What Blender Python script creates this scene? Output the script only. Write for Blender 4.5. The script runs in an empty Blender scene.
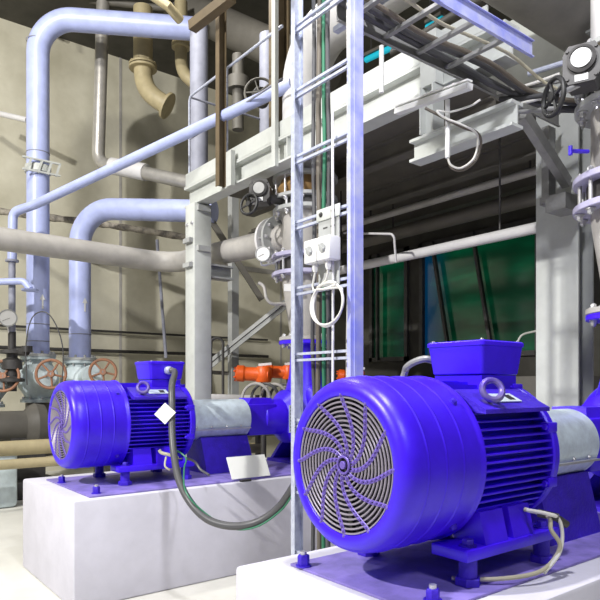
import bpy, bmesh, math, random
from math import pi, sin, cos, radians
from mathutils import Vector, Matrix, Quaternion

random.seed(7)
sc = bpy.context.scene
COL = sc.collection

# ------------------------------------------------------------------ camera
CAM_Z = 1.45
F = 623.0
YAW = radians(52)
DV = Vector((cos(YAW), sin(YAW), 0)); RV = Vector((sin(YAW), -cos(YAW), 0))
cam_d = bpy.data.cameras.new('camera'); cam = bpy.data.objects.new('camera', cam_d); COL.objects.link(cam)
cam.location = (0, 0, CAM_Z)
cam.rotation_euler = (pi / 2, 0, YAW - pi / 2)
cam_d.sensor_width = 36; cam_d.lens = 36 * F / 600; cam_d.shift_y = 85 / 600
cam_d.clip_start = 0.05; cam_d.clip_end = 100
sc.camera = cam

def at(u, v, D):
    """a point of the hall seen in direction (u, v) at distance D along the view"""
    p = DV * D + RV * ((u - 300) / F * D)
    return Vector((p.x, p.y, CAM_Z - (v - 385) / F * D))
def atX(u, v, X):
    return at(u, v, X / (DV.x + RV.x * (u - 300) / F))
def atY(u, v, Y):
    return at(u, v, Y / (DV.y + RV.y * (u - 300) / F))

# ------------------------------------------------------------------ materials
def mat(name, col, rough=0.5, metal=0.0, var=0.0, scale=6.0, bump=0.0, bscale=40.0, col2=None, emit=None, estr=0.0, spec=0.5, coat=0.0, stretch=None, contrast=(0.35, 0.65)):
    m = bpy.data.materials.new(name); m.use_nodes = True
    nt = m.node_tree; b = nt.nodes['Principled BSDF']
    b.inputs['Base Color'].default_value = (*col, 1)
    b.inputs['Roughness'].default_value = rough
    b.inputs['Metallic'].default_value = metal
    b.inputs['Specular IOR Level'].default_value = spec
    b.inputs['Coat Weight'].default_value = coat
    if emit:
        b.inputs['Emission Color'].default_value = (*emit, 1); b.inputs['Emission Strength'].default_value = estr
    tc = nt.nodes.new('ShaderNodeTexCoord')
    src = tc.outputs['Object']
    if stretch:
        mp = nt.nodes.new('ShaderNodeMapping'); mp.inputs['Scale'].default_value = stretch
        nt.links.new(src, mp.inputs['Vector']); src = mp.outputs['Vector']
    if var > 0 or col2:
        n = nt.nodes.new('ShaderNodeTexNoise'); n.inputs['Scale'].default_value = scale; n.inputs['Detail'].default_value = 6; n.inputs['Roughness'].default_value = 0.6
        nt.links.new(src, n.inputs['Vector'])
        r = nt.nodes.new('ShaderNodeValToRGB')
        r.color_ramp.elements[0].position = contrast[0]; r.color_ramp.elements[1].position = contrast[1]
        c2 = col2 if col2 else tuple(c * (1 - var) for c in col)
        r.color_ramp.elements[0].color = (*c2, 1); r.color_ramp.elements[1].color = (*col, 1)
        nt.links.new(n.outputs['Fac'], r.inputs['Fac']); nt.links.new(r.outputs['Color'], b.inputs['Base Color'])
    if bump > 0:
        n2 = nt.nodes.new('ShaderNodeTexNoise'); n2.inputs['Scale'].default_value = bscale; n2.inputs['Detail'].default_value = 4
        nt.links.new(src, n2.inputs['Vector'])
        bp = nt.nodes.new('ShaderNodeBump'); bp.inputs['Strength'].default_value = bump; bp.inputs['Distance'].default_value = 0.02
        nt.links.new(n2.outputs['Fac'], bp.inputs['Height']); nt.links.new(bp.outputs['Normal'], b.inputs['Normal'])
    return m

M = {}
M['violet'] = mat('violet_paint', (0.052, 0.008, 0.86), 0.36, var=0.25, scale=3, bump=0.05, bscale=25)
M['violet_rough'] = mat('violet_cast_paint', (0.05, 0.015, 0.60), 0.5, var=0.3, scale=8, bump=0.25, bscale=60)
M['violet_floor'] = mat('violet_floor_paint', (0.27, 0.21, 0.60), 0.45, col2=(0.17, 0.14, 0.38), scale=7, bump=0.12, bscale=30)
M['plinth'] = mat('painted_concrete', (0.62, 0.61, 0.68), 0.75, var=0.12, scale=3, bump=0.12, bscale=12)
M['floor'] = mat('hall_floor', (0.70, 0.69, 0.63), 0.6, var=0.12, scale=2, bump=0.03)
M['wall'] = mat('mottled_concrete_wall', (0.72, 0.69, 0.56), 0.85, col2=(0.46, 0.43, 0.32), scale=0.9, bump=0.1, bscale=8, contrast=(0.3, 0.7))  # two concrete tones mixed at random in large patches
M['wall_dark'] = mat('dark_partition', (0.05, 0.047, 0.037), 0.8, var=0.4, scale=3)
M['ceiling'] = mat('dark_ceiling', (0.09, 0.085, 0.07), 0.9, var=0.4, scale=2)  # dark ceiling colour with random variation
M['lilac_pipe'] = mat('lilac_pipe_paint', (0.47, 0.53, 0.86), 0.36, var=0.16, scale=5)
M['grey_pipe'] = mat('grey_pipe_paint', (0.46, 0.44, 0.41), 0.5, var=0.22, scale=4)
M['pale_pipe'] = mat('pale_pipe_paint', (0.72, 0.71, 0.71), 0.40, var=0.12, scale=5)
M['silver_pipe'] = mat('silver_lagging', (0.52, 0.50, 0.46), 0.35, metal=0.5, var=0.2, scale=6)
M['dull_pipe'] = mat('dull_blue_pipe', (0.30, 0.31, 0.38), 0.6, var=0.25, scale=5)
M['ochre_pipe'] = mat('ochre_pipe_paint', (0.45, 0.38, 0.22), 0.55, var=0.2, scale=5)
M['dark_pipe'] = mat('dark_grey_pipe', (0.14, 0.13, 0.11), 0.6, var=0.25, scale=3)
M['lag_pipe'] = mat('cracked_lagging', (0.42, 0.38, 0.31), 0.8, col2=(0.10, 0.09, 0.08), scale=9, bump=0.6, bscale=30)
M['steel'] = mat('pale_structural_paint', (0.57, 0.59, 0.56), 0.5, var=0.15, scale=4)
M['steel_grey'] = mat('grey_structural_steel', (0.42, 0.43, 0.42), 0.5, var=0.2, scale=4)
M['galv'] = mat('galvanised_steel', (0.62, 0.66, 0.76), 0.4, metal=0.35, col2=(0.46, 0.49, 0.62), scale=30)
M['galv_blue'] = mat('blue_painted_rail', (0.30, 0.33, 0.80), 0.4, col2=(0.50, 0.52, 0.74), scale=9)
M['tray'] = mat('tray_steel', (0.34, 0.34, 0.33), 0.45, metal=0.3, var=0.2, scale=10)
M['bolt'] = mat('zinc_bolt', (0.62, 0.62, 0.63), 0.35, metal=0.7)
M['lilac_flange'] = mat('lilac_flange_paint', (0.47, 0.45, 0.62), 0.45, var=0.2, scale=8)
M['white'] = mat('white_enamel', (0.72, 0.72, 0.70), 0.45)
M['paper'] = mat('white_card', (0.86, 0.87, 0.82), 0.7)
M['black'] = mat('black_rubber', (0.018, 0.018, 0.018), 0.5)
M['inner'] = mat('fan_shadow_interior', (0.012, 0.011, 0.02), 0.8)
M['iron'] = mat('dark_cast_iron', (0.055, 0.052, 0.05), 0.5, var=0.4, scale=12)
M['cable'] = mat('grey_cable_sheath', (0.075, 0.075, 0.078), 0.42)
M['cable_pale'] = mat('pale_cable_sheath', (0.66, 0.65, 0.60), 0.5)
M['cable_brown'] = mat('brown_cable_sheath', (0.13, 0.11, 0.085), 0.5)
M['cable_green'] = mat('green_cable_sheath', (0.03, 0.17, 0.09), 0.45)
M['hose'] = mat('yellowish_grey_lead', (0.45, 0.42, 0.30), 0.5)
M['guard'] = mat('galvanised_guard_sheet', (0.66, 0.76, 0.82), 0.42, metal=0.25, col2=(0.50, 0.57, 0.62), scale=14)
M['orange'] = mat('orange_paint', (0.90, 0.13, 0.012), 0.4, var=0.15, scale=8)
M['rust_wheel'] = mat('rusty_orange_wheel', (0.36, 0.16, 0.08), 0.55, col2=(0.25, 0.13, 0.08), scale=20)
M['brown_rubber'] = mat('brown_rubber_bellows', (0.34, 0.20, 0.07), 0.6, var=0.3, scale=9)
M['brown_post'] = mat('brown_steel', (0.15, 0.11, 0.06), 0.6, var=0.25, scale=6)
M['grille'] = mat('grille_wire', (0.34, 0.31, 0.37), 0.4, metal=0.35)
M['grille_violet'] = mat('grille_spoke_paint', (0.15, 0.10, 0.42), 0.4, metal=0.1)
M['eye'] = mat('worn_eye_paint', (0.16, 0.13, 0.30), 0.4, metal=0.2, col2=(0.07, 0.03, 0.4), scale=20)
M['valve_body'] = mat('pale_valve_paint', (0.52, 0.60, 0.62), 0.45, var=0.2, scale=9)
M['teal'] = mat('teal_lamp', (0.02, 0.35, 0.45), 0.4, emit=(0.0, 0.30, 0.40), estr=0.8)
M['dial'] = mat('white_dial', (0.82, 0.82, 0.80), 0.3)

def glass_mat():
    m = bpy.data.materials.new('glowing_green_pane'); m.use_nodes = True
    nt = m.node_tree; b = nt.nodes['Principled BSDF']
    tc = nt.nodes.new('ShaderNodeTexCoord')
    mp = nt.nodes.new('ShaderNodeMapping'); mp.inputs['Scale'].default_value = (1, 0.5, 2.2); mp.inputs['Rotation'].default_value = (0.12, 0, 0)
    n = nt.nodes.new('ShaderNodeTexNoise'); n.inputs['Scale'].default_value = 1.5; n.inputs['Detail'].default_value = 3
    r = nt.nodes.new('ShaderNodeValToRGB')
    e = r.color_ramp.elements
    e[0].position = 0.30; e[0].color = (0.001, 0.012, 0.006, 1); e[1].position = 0.75; e[1].color = (0.0, 0.30, 0.12, 1)
    k = e.new(0.48); k.color = (0.002, 0.055, 0.022, 1)
    k = e.new(0.60); k.color = (0.002, 0.11, 0.045, 1)
    sp = nt.nodes.new('ShaderNodeSeparateXYZ'); rb = nt.nodes.new('ShaderNodeValToRGB')
    # the painted glow turns blue beside the green
    rb.color_ramp.interpolation = 'EASE'
    rb.color_ramp.elements[0].position = 0.0; rb.color_ramp.elements[0].color = (0, 0, 0, 1)
    rb.color_ramp.elements[1].position = 1.0; rb.color_ramp.elements[1].color = (1, 1, 1, 1)
    mr = nt.nodes.new('ShaderNodeMapRange'); mr.inputs['From Min'].default_value = 0.35; mr.inputs['From Max'].default_value = 0.95
    mix = nt.nodes.new('ShaderNodeMix'); mix.data_type = 'RGBA'
    L = nt.links.new
    L(tc.outputs['Object'], mp.inputs['Vector']); L(mp.outputs['Vector'], n.inputs['Vector']); L(n.outputs['Fac'], r.inputs['Fac'])
    L(tc.outputs['Object'], sp.inputs['Vector']); L(sp.outputs['Y'], mr.inputs['Value']); L(mr.outputs['Result'], rb.inputs['Fac'])
    L(rb.outputs['Color'], mix.inputs['Factor']); L(r.outputs['Color'], mix.inputs[6]); mix.inputs[7].default_value = (0.0, 0.06, 0.20, 1)
    L(mix.outputs[2], b.inputs['Emission Color']); b.inputs['Emission Strength'].default_value = 0.36  # daylight and reflections in the glass painted as a streaky glow
    b.inputs['Base Color'].default_value = (0.004, 0.03, 0.015, 1); b.inputs['Roughness'].default_value = 0.12
    return m
M['pane'] = glass_mat()

# ------------------------------------------------------------------ mesh helpers
def V(*a): return Vector(a)
def frame(ax):
    ax = Vector(ax).normalized()
    h = Vector((0, 0, 1)) if abs(ax.z) < 0.9 else Vector((1, 0, 0))
    a = ax.cross(h).normalized(); b = ax.cross(a).normalized()
    return ax, a, b

def box(bm, x0, x1, y0, y1, z0, z1, bev=0.0):
    r = bmesh.ops.create_cube(bm, size=1)
    for v in r['verts']:
        v.co = Vector((x0 + (v.co.x + .5) * (x1 - x0), y0 + (v.co.y + .5) * (y1 - y0), z0 + (v.co.z + .5) * (z1 - z0)))
    if bev:
        es = list({e for v in r['verts'] for e in v.link_edges})
        bmesh.ops.bevel(bm, geom=es, offset=bev, segments=2, affect='EDGES', profile=0.5)

def bar(bm, p, q, w, h, bev=0.0, roll=0.0):
    """rectangular bar from p to q, w across (horizontal), h high"""
    p = Vector(p); q = Vector(q); d = q - p
    ax = d.normalized()
    up = Vector((0, 0, 1)) if abs(ax.z) < 0.95 else Vector((0, 1, 0))
    s = ax.cross(up).normalized(); up = s.cross(ax).normalized()
    if roll:
        R = Quaternion(ax, roll); s = R @ s; up = R @ up
    r = bmesh.ops.create_cube(bm, size=1)
    for v in r['verts']:
        c = v.co.copy()
        v.co = p + d * (c.x + .5) + s * (c.y * w) + up * (c.z * h)
    if bev:
        es = list({e for v in r['verts'] for e in v.link_edges})
        bmesh.ops.bevel(bm, geom=es, offset=bev, segments=1, affect='EDGES')

def prism(bm, pts, d):
    """extrude the polygon pts (3-D) by the vector d"""
    d = Vector(d)
    a = [bm.verts.new(Vector(p)) for p in pts]; b = [bm.verts.new(Vector(p) + d) for p in pts]
    bm.faces.new(a); bm.faces.new(b[::-1]); n = len(a)
    for i in range(n): bm.faces.new((a[i], b[i], b[(i + 1) % n], a[(i + 1) % n]))

def lathe(bm, prof, o, ax, seg=32, arc=None):
    """prof: list of (radius, height along ax); r=0 closes"""
    o = Vector(o); ax, a, b = frame(ax)
    rings = []
    for r, h in prof:
        c = o + ax * h
        if r <= 1e-6: rings.append([bm.verts.new(c)])
        else: rings.append([bm.verts.new(c + a * (r * cos(2 * pi * i / seg)) + b * (r * sin(2 * pi * i / seg))) for i in range(seg)])
    for A, B in zip(rings[:-1], rings[1:]):
        if len(A) == 1 and len(B) == 1: continue
        for i in range(seg):
            j = (i + 1) % seg
            if len(A) == 1: bm.faces.new((A[0], B[j], B[i]))
            elif len(B) == 1: bm.faces.new((A[i], A[j], B[0]))
            else: bm.faces.new((A[i], A[j], B[j], B[i]))

def cyl(bm, p, q, r, seg=24, r2=None):
    p = Vector(p); q = Vector(q); L = (q - p).length
    r2 = r if r2 is None else r2
    lathe(bm, [(0, 0), (r, 0), (r2, L), (0, L)], p, q - p, seg)

def smooth_path(pts, n=8):
    """catmull-rom through the points"""
    P = [Vector(p) for p in pts]
    P = [P[0] * 2 - P[1]] + P + [P[-1] * 2 - P[-2]]
    out = []
    for i in range(1, len(P) - 2):
        for k in range(n):
            t = k / n
            a, b, c, d = P[i - 1], P[i], P[i + 1], P[i + 2]
            out.append(0.5 * ((2 * b) + (c - a) * t + (2 * a - 5 * b + 4 * c - d) * t * t + (-a + 3 * b - 3 * c + d) * t ** 3))
    out.append(P[-2]); return out

def bends(pts, R, n=8):
    """straight runs joined by round elbows of radius R"""
    P = [Vector(p) for p in pts]; out = [P[0]]
    for i in range(1, len(P) - 1):
        a = (P[i - 1] - P[i]).normalized(); b = (P[i + 1] - P[i]).normalized()
        ang = a.angle(b); t = min(R / math.tan(ang / 2), (P[i - 1] - P[i]).length * .49 if i > 1 else 99, 99)
        s = P[i] + a * t; e = P[i] + b * t
        rr = t * math.tan(ang / 2)
        c = P[i] + (a + b).normalized() * (rr / sin(ang / 2))
        v0 = s - c; v1 = e - c; tot = v0.angle(v1); axis = v0.cross(v1).normalized()
        for k in range(n + 1): out.append(c + Quaternion(axis, tot * k / n) @ v0)
    out.append(P[-1]); return out

def sweep(bm, path, r, seg=12, closed=False, caps=True, radii=None):
    P = [Vector(p) for p in path]; n = len(P)
    T = []
    for i in range(n):
        if closed: t = P[(i + 1) % n] - P[i - 1]
        else: t = P[min(i + 1, n - 1)] - P[max(i - 1, 0)]
        T.append(t.normalized())
    _, a, b = frame(T[0]); rings = []
    for i in range(n):
        if i:
            q = T[i - 1].rotation_difference(T[i]); a = q @ a; b = q @ b
        rr = radii[i] if radii else r
        rings.append([bm.verts.new(P[i] + a * (rr * cos(2 * pi * k / seg)) + b * (rr * sin(2 * pi * k / seg))) for k in range(seg)])
    m = n if closed else n - 1
    for i in range(m):
        A = rings[i]; B = rings[(i + 1) % n]
        for k in range(seg): bm.faces.new((A[k], A[(k + 1) % seg], B[(k + 1) % seg], B[k]))
    if caps and not closed:
        bm.faces.new(rings[0][::-1]); bm.faces.new(rings[-1])

def circle_pts(c, ax, r, n=32, a0=0, a1=2 * pi):
    ax, a, b = frame(ax); c = Vector(c)
    return [c + a * (r * cos(a0 + (a1 - a0) * i / n)) + b * (r * sin(a0 + (a1 - a0) * i / n)) for i in range(n)]
def ring(bm, c, ax, R, r, n=32, seg=6): sweep(bm, circle_pts(c, ax, R, n), r, seg, closed=True)

def hexbolt(bm, p, ax, r=0.018, h=0.02, shank=0.0, washer=True):
    ax = Vector(ax).normalized(); p = Vector(p)
    z = 0
    if washer: lathe(bm, [(0, 0), (r * 1.45, 0), (r * 1.45, h * .2), (0, h * .2)], p, ax, 16); z = h * .2
    lathe(bm, [(0, z), (r, z), (r, z + h * .8), (r * .85, z + h), (0, z + h)], p, ax, 6)
    if shank: cyl(bm, p, p + ax * (h + shank), r * .55, 10)

def disc(bm, c, ax, R, t, ri=0.0, seg=40, bev=0.004):
    c = Vector(c); ax = Vector(ax).normalized()
    lathe(bm, [(ri, 0), (R - bev, 0), (R, bev), (R, t - bev), (R - bev, t), (ri, t)] if ri == 0 else
          [(ri, 0), (R - bev, 0), (R, bev), (R, t - bev), (R - bev, t), (ri, t), (ri, 0)], c, ax, seg)

def bolt_ring(bm, c, ax, Rb, n, r=0.018, h=0.022, both=0.0, phase=0.0, shank=0.01):
    ax, a, b = frame(ax); c = Vector(c)
    for i in range(n):
        t = 2 * pi * i / n + phase
        p = c + a * (Rb * cos(t)) + b * (Rb * sin(t))
        hexbolt(bm, p, ax, r, h, shank)
        if both:
            q = p - ax * both
            hexbolt(bm, q, -ax, r, h, shank)
            cyl(bm, q, p, r * .6, 8)

# ------------------------------------------------------------------ object helpers
WL = {}
def tag(o, label=None, cat=None, group=None, kind=None):
    if label: o['label'] = label
    if cat: o['category'] = cat
    if group: o['group'] = group
    if kind: o['kind'] = kind
    return o
def thing(name, label, cat, loc=(0, 0, 0), group=None):
    o = bpy.data.objects.new(name, None); COL.objects.link(o); o.empty_display_size = 0.1
    o.location = loc; WL[o.name] = Vector(loc)
    return tag(o, label, cat, group)
def B(): return bmesh.new()
def obj(name, bm, m, parent=None, label=None, cat=None, group=None, kind=None, sharp=35):
    bmesh.ops.recalc_face_normals(bm, faces=bm.faces[:])
    xs = [v.co for v in bm.verts]
    if parent is None:
        lo = Vector((min(v.x for v in xs), min(v.y for v in xs), min(v.z for v in xs)))
        hi = Vector((max(v.x for v in xs), max(v.y for v in xs), max(v.z for v in xs)))
        off = Vector(((lo.x + hi.x) / 2, (lo.y + hi.y) / 2, lo.z)); loc = off
    else:
        off = WL[parent.name]; loc = Vector((0, 0, 0))
    for v in bm.verts: v.co -= off
    me = bpy.data.meshes.new(name); bm.to_mesh(me); bm.free()
    me.materials.append(M[m] if isinstance(m, str) else m)
    me.shade_smooth(); me.set_sharp_from_angle(angle=radians(sharp))
    o = bpy.data.objects.new(name, me); COL.objects.link(o); o.location = loc
    if parent is not None: o.parent = parent
    WL[o.name] = off.copy()
    return tag(o, label, cat, group, kind)
def bolts(name, m, parent, c, ax, Rb, n, r=0.018, h=0.022, both=0.0, phase=0.0, shank=0.01, rod=None):
    ax, a, b = frame(ax); c = Vector(c)
    for i in range(n):
        t = 2 * pi * i / n + phase
        p = c + a * (Rb * cos(t)) + b * (Rb * sin(t))
        bm = B(); hexbolt(bm, p, ax, r, h, shank)
        if both:
            q = p - ax * both; hexbolt(bm, q, -ax, r, h, shank); cyl(bm, q, p, r * .6, 8)
        if rod: cyl(bm, p - ax * rod[0], p + ax * rod[1], .012, 8)
        obj(name, bm, m, parent)
def copy_tree(o, parent=None):
    c = o.copy(); COL.objects.link(c)
    if parent is not None: c.parent = parent
    for ch in list(o.children): copy_tree(ch, c)
    return c
def dup(o, loc, label):
    c = copy_tree(o); c.location = loc; c['label'] = label
    WL[c.name] = Vector(loc)
    return c

# ================================================================== SETTING
YW, XB, ZC = 11.5, 12.0, 7.7
G = -0.082   # floor level
bm = B(); box(bm, -6, XB, -4, YW + .2, G - .1, G); obj('floor', bm, 'floor', kind='structure')
bm = B(); box(bm, -6, XB + .2, YW, YW + .2, G, ZC)
obj('wall_left', bm, 'wall', kind='structure')
bm = B()
for x in (4.6, 8.4): box(bm, x, x + .05, YW - .012, YW, G, ZC)
box(bm, -6, XB, YW - .02, YW, 3.95, 4.05)
obj('trim_1', bm, 'grey_pipe', kind='structure')
bm = B(); box(bm, XB, XB + .2, -4, YW, G, ZC); obj('wall_back', bm, 'wall', kind='structure')
bm = B(); box(bm, -1.5, XB + .2, -4, YW + .2, ZC, ZC + .2)
obj('ceiling', bm, 'ceiling', kind='structure')

# dark partition with the tinted windows
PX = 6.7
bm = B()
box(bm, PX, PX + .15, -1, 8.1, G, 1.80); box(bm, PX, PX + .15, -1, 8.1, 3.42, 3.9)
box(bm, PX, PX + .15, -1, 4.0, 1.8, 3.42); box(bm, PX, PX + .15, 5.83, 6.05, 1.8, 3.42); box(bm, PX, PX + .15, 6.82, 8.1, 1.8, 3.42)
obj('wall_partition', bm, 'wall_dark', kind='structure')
def window(n, y0, y1, bars):
    w = thing('window_%d' % n, None, None, (PX, (y0 + y1) / 2, 1.8)); w['kind'] = 'structure'
    bm = B(); t = .06
    box(bm, PX - .04, PX + .05, y0, y1, 1.80, 1.80 + t); box(bm, PX - .04, PX + .05, y0, y1, 3.42 - t, 3.42)
    box(bm, PX - .04, PX + .05, y0, y0 + t, 1.8, 3.42); box(bm, PX - .04, PX + .05, y1 - t, y1, 1.8, 3.42)
    obj('window_frame', bm, 'iron', w)
    bm = B(); box(bm, PX + .02, PX + .03, y0 + t, y1 - t, 1.80 + t, 3.42 - t); obj('pane', bm, 'pane', w)
    for a, b in bars:
        bm = B(); bar(bm, (PX - .06, a, 1.82), (PX - .06, b, 3.40), .05, .04); obj('glazing_bar', bm, 'iron', w)
window(1, 4.0, 5.83, [(5.28, 5.58), (4.62, 4.92)])
window(2, 6.05, 6.82, [(6.62, 6.62)])

# ================================================================== PLINTHS
bm = B(); box(bm, 1.45, 6.2, 1.25, 2.32, G, .66, bev=.018)
obj('concrete_plinth', bm, 'plinth', label='white concrete plinth under the large motor in the foreground', cat='plinth')
bm = B(); box(bm, 1.39, 6.0, 4.27, 5.58, G, .66, bev=.018)
obj('concrete_plinth', bm, 'plinth', label='long pale concrete plinth under the farther motor on the left', cat='plinth')
bm = B(); box(bm, 1.64, 5.9, 1.405, 2.17, .66, .672, bev=.004)
obj('base_plate', bm, 'violet_floor', label='violet painted base plate below the nearest motor', cat='base plate')
bm = B(); box(bm, 1.52, 5.8, 4.33, 5.36, .66, .672, bev=.004)
obj('base_plate', bm, 'violet_floor', label='violet painted base plate below the farther left motor', cat='base plate')

def anchor(x, y, label, ht=.05):
    bm = B(); lathe(bm, [(0, 0), (.034, 0), (.034, .006), (.0, .006)], (x, y, .672), (0, 0, 1), 20)
    lathe(bm, [(0, .006), (.026, .006), (.026, ht - .006), (.022, ht), (0, ht)], (x, y, .672), (0, 0, 1), 6)
    o = obj('anchor_bolt', bm, 'violet_rough', label=label, cat='bolt', group='anchor bolts in the base plates')
    bm = B(); cyl(bm, (x, y, .672 + ht), (x, y, .672 + ht + .014), .014, 14); obj('stud_end', bm, 'bolt', o)
anchor(1.66, 2.10, 'violet anchor bolt at the far left corner of the nearest base plate')
anchor(1.76, 1.475, 'pale topped anchor bolt in front below the nearest motor', .045)
anchor(1.56, 5.08, 'violet anchor bolt at left end of the far base plate')
anchor(1.60, 4.42, 'violet anchor bolt at front left corner of the far base plate')
anchor(2.78, 4.42, 'violet anchor bolt on the far base plate right of the hanging cable')

# ================================================================== MOTOR (origin: base under the cowl face)
AZ = 0.47
def make_motor():
    t = thing('electric_motor', '', 'motor')
    # fan cowl
    R = .342
    bm = B()
    prof = [(.264, .012), (.269, .0), (.285, -.005), (.300, -.003), (.315, .004), (.328, .018), (.337, .04), (R, .07)]
    for xr in (.10, .20, .30):
        prof += [(R, xr - .006), (R, xr - .001), (R + .0030, xr + .002), (R + .0030, xr + .005), (R, xr + .008), (R, xr + .013)]
    prof += [(R, .395), (R, .408), (R + .004, .413), (R + .005, .43), (R - .012, .432), (R - .014, .10), (.30, .03), (.264, .012)]
    lathe(bm, prof, (0, 0, AZ), (1, 0, 0), 96)
    cow = obj('fan_cowl', bm, 'violet', t, sharp=50)
    for a in (45, 135, 225, 315):
        bm = B(); hexbolt(bm, (.36, (R) * cos(radians(a)), AZ + R * sin(radians(a))), (0, cos(radians(a)), sin(radians(a))), .012, .012)
        obj('cowl_screw', bm, 'violet_rough', cow)
    # grille
    bm = B()
    n = 13
    for i in range(n):
        rr = .045 + (.261 - .045) * i / (n - 1)
        ring(bm, (.006 + .012 * (1 - rr / .28), 0, AZ), (1, 0, 0), rr, .0042, 72, 6)
    g = obj('fan_grille', bm, 'grille', t)
    bm = B()
    for k in range(12):
        a0 = 2 * pi * k / 12 + radians(5)
        pts = []
        for j in range(13):
            s = j / 12; rr = .035 + .236 * s
            a = a0 + 0.95 * (1 - s) ** 1.5 - .12
            pts.append(V(.004 + .010 * (1 - s), rr * cos(a), AZ + rr * sin(a)))
        for side in (-1, 1):
            q = []
            for j, p in enumerate(pts):
                d = (pts[min(j + 1, 12)] - pts[max(j - 1, 0)]).normalized(); nn = d.cross(V(1, 0, 0))
                q.append(p + nn * side * .0055)
            sweep(bm, smooth_path(q, 3), .0036, 6)
        for j in range(1, 13):
            c = pts[j] + V(-.003, 0, 0)
            bmesh.ops.create_icosphere(bm, subdivisions=1, radius=.0078, matrix=Matrix.Translation(c))
    lathe(bm, [(.0, -.002), (.014, -.002), (.016, .0), (.016, .01), (.0, .01)], (0, 0, AZ), (1, 0, 0), 20)
    ring(bm, (.006, 0, AZ), (1, 0, 0), .032, .005, 30)
    obj('grille_spokes', bm, 'grille_violet', g)
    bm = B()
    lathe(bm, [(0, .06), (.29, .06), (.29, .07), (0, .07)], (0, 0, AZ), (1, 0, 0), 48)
    obj('shade_disc', bm, 'inner', t)  # near-black disc standing in for the shade behind the grille
    bm = B()  # the fan behind the grille
    lathe(bm, [(0, .03), (.06, .032), (.06, .058), (0, .058)], (0, 0, AZ), (1, 0, 0), 24)
    for k in range(8):
        a = 2 * pi * k / 8
        bar(bm, (.045, .05 * cos(a), AZ + .05 * sin(a)), (.045, .26 * cos(a), AZ + .26 * sin(a)), .006, .02)
    obj('fan', bm, 'iron', t)
    # stator housing with fins
    bm = B()
    lathe(bm, [(0, .40), (.262, .40), (.262, .985), (0, .985)], (0, 0, AZ), (1, 0, 0), 48)
    NF = 15
    for i in range(NF):
        z = -.225 + .45 * i / (NF - 1)
        yo = math.sqrt(max(.318 ** 2 - z * z, .01)); yi = math.sqrt(max(.25 ** 2 - z * z, 0))
        for s in (-1, 1):
            y0, y1 = sorted((s * yi, s * yo))
            box(bm, .425, .955, y0, y1, AZ + z - .0042, AZ + z + .0042, bev=.0018)
    for i in range(9):
        y = -.20 + .40 * i / 8
        zo = math.sqrt(.325 ** 2 - y * y); zi = math.sqrt(max(.25 ** 2 - y * y, 0))
        box(bm, .425, .955, y - .004, y + .004, AZ + zi, AZ + zo)
        if i in (2, 3, 5, 6): box(bm, .425, .955, y - .004, y + .004, AZ - zo, AZ - zi)
    obj('finned_housing', bm, 'violet', t)
    bm = B()
    # side pads over the fins (upper shoulders) carrying name plate and eye bolts
    for s in (-1, 1):
        bm = B()
        pts = [(.47, s * .20, AZ + .235), (.47, s * .26, AZ + .20), (.47, s * .315, AZ + .195), (.47, s * .315, AZ + .212), (.47, s * .16, AZ + .290)]
        prism(bm, pts, (.46, 0, 0))
        obj('shoulder_pad', bm, 'violet_rough', t)
    # drive end shield
    bm = B()
    lathe(bm, [(0, .955), (.318, .955), (.325, .962), (.325, .995), (.312, 1.01), (.25, 1.03), (.20, 1.045), (.0, 1.045)], (0, 0, AZ), (1, 0, 0), 64)
    for k in range(8):
        a = 2 * pi * k / 8 + .39
        box(bm, .93, 1.0, .315 * cos(a) - .022, .315 * cos(a) + .022, AZ + .315 * sin(a) - .022, AZ + .315 * sin(a) + .022, bev=.006)
        hexbolt(bm, (.93, .322 * cos(a), AZ + .322 * sin(a)), (-1, 0, 0), .013, .014)
    obj('end_shield', bm, 'violet', t, sharp=40)
    # name plate on the camera side
    slope = V(0, -.145, -.073).normalized()
    c0 = V(.70, -.240, AZ + .2515)
    pl = B()
    nrm = V(0, -.073, .145).normalized()
    pts = [c0 - slope * .035 + V(-.085, 0, 0), c0 - slope * .035 + V(.085, 0, 0), c0 + slope * .035 + V(.085, 0, 0), c0 + slope * .035 + V(-.085, 0, 0)]
    prism(pl, [p + nrm * .001 for p in pts], nrm * .004)
    npo = obj('name_plate', pl, 'guard', t, label='silver name plate')
    bm = B(); c1 = c0 + V(.035, 0, 0)
    pts = [c1 - slope * .022 + V(-.022, 0, 0), c1 - slope * .022 + V(.022, 0, 0), c1 + slope * .022 + V(.022, 0, 0), c1 + slope * .022 + V(-.022, 0, 0)]
    prism(bm, [p + nrm * .005 for p in pts], nrm * .001)
    obj('plate_mark', bm, 'black', npo, label='black square mark on the plate')
    # lifting eye
    for x in (.555,):
        bm = B(); e = V(x, -.268, AZ + .256)
        lathe(bm, [(0, -.035), (.03, -.035), (.03, -.02), (.016, -.015), (.016, .0), (0, 0)], e, nrm, 16)
        ring(bm, e + nrm * .036, (-.45, -.8, .35), .042, .0135, 28, 10)
        obj('lifting_eye', bm, M['eye'], t, label='worn grey lifting eye')
    # terminal box
    bm = B()
    box(bm, .70, .96, -.13, .13, AZ + .27, AZ + .352)
    tb = obj('terminal_box_base', bm, 'violet', t)
    bm = B()
    h0, h1 = AZ + .355, AZ + .505
    def loop(hw, z, r):
        out = []
        for qx, qy in ((1, 1), (-1, 1), (-1, -1), (1, -1)):
            a0 = math.atan2(qy, qx) - pi / 4
            for k in range(5):
                a = a0 + pi / 2 * k / 4
                out.append(V(.83 + qx * (hw - r) + r * cos(a), qy * (hw * .98 - r) + r * sin(a), z))
        return out
    Ls = [loop(.138, h0, .02), loop(.142, h0 + .004, .02), loop(.158, h1 - .022, .022), loop(.163, h1 - .022, .022), loop(.163, h1 - .006, .022), loop(.156, h1, .02)]
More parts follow.
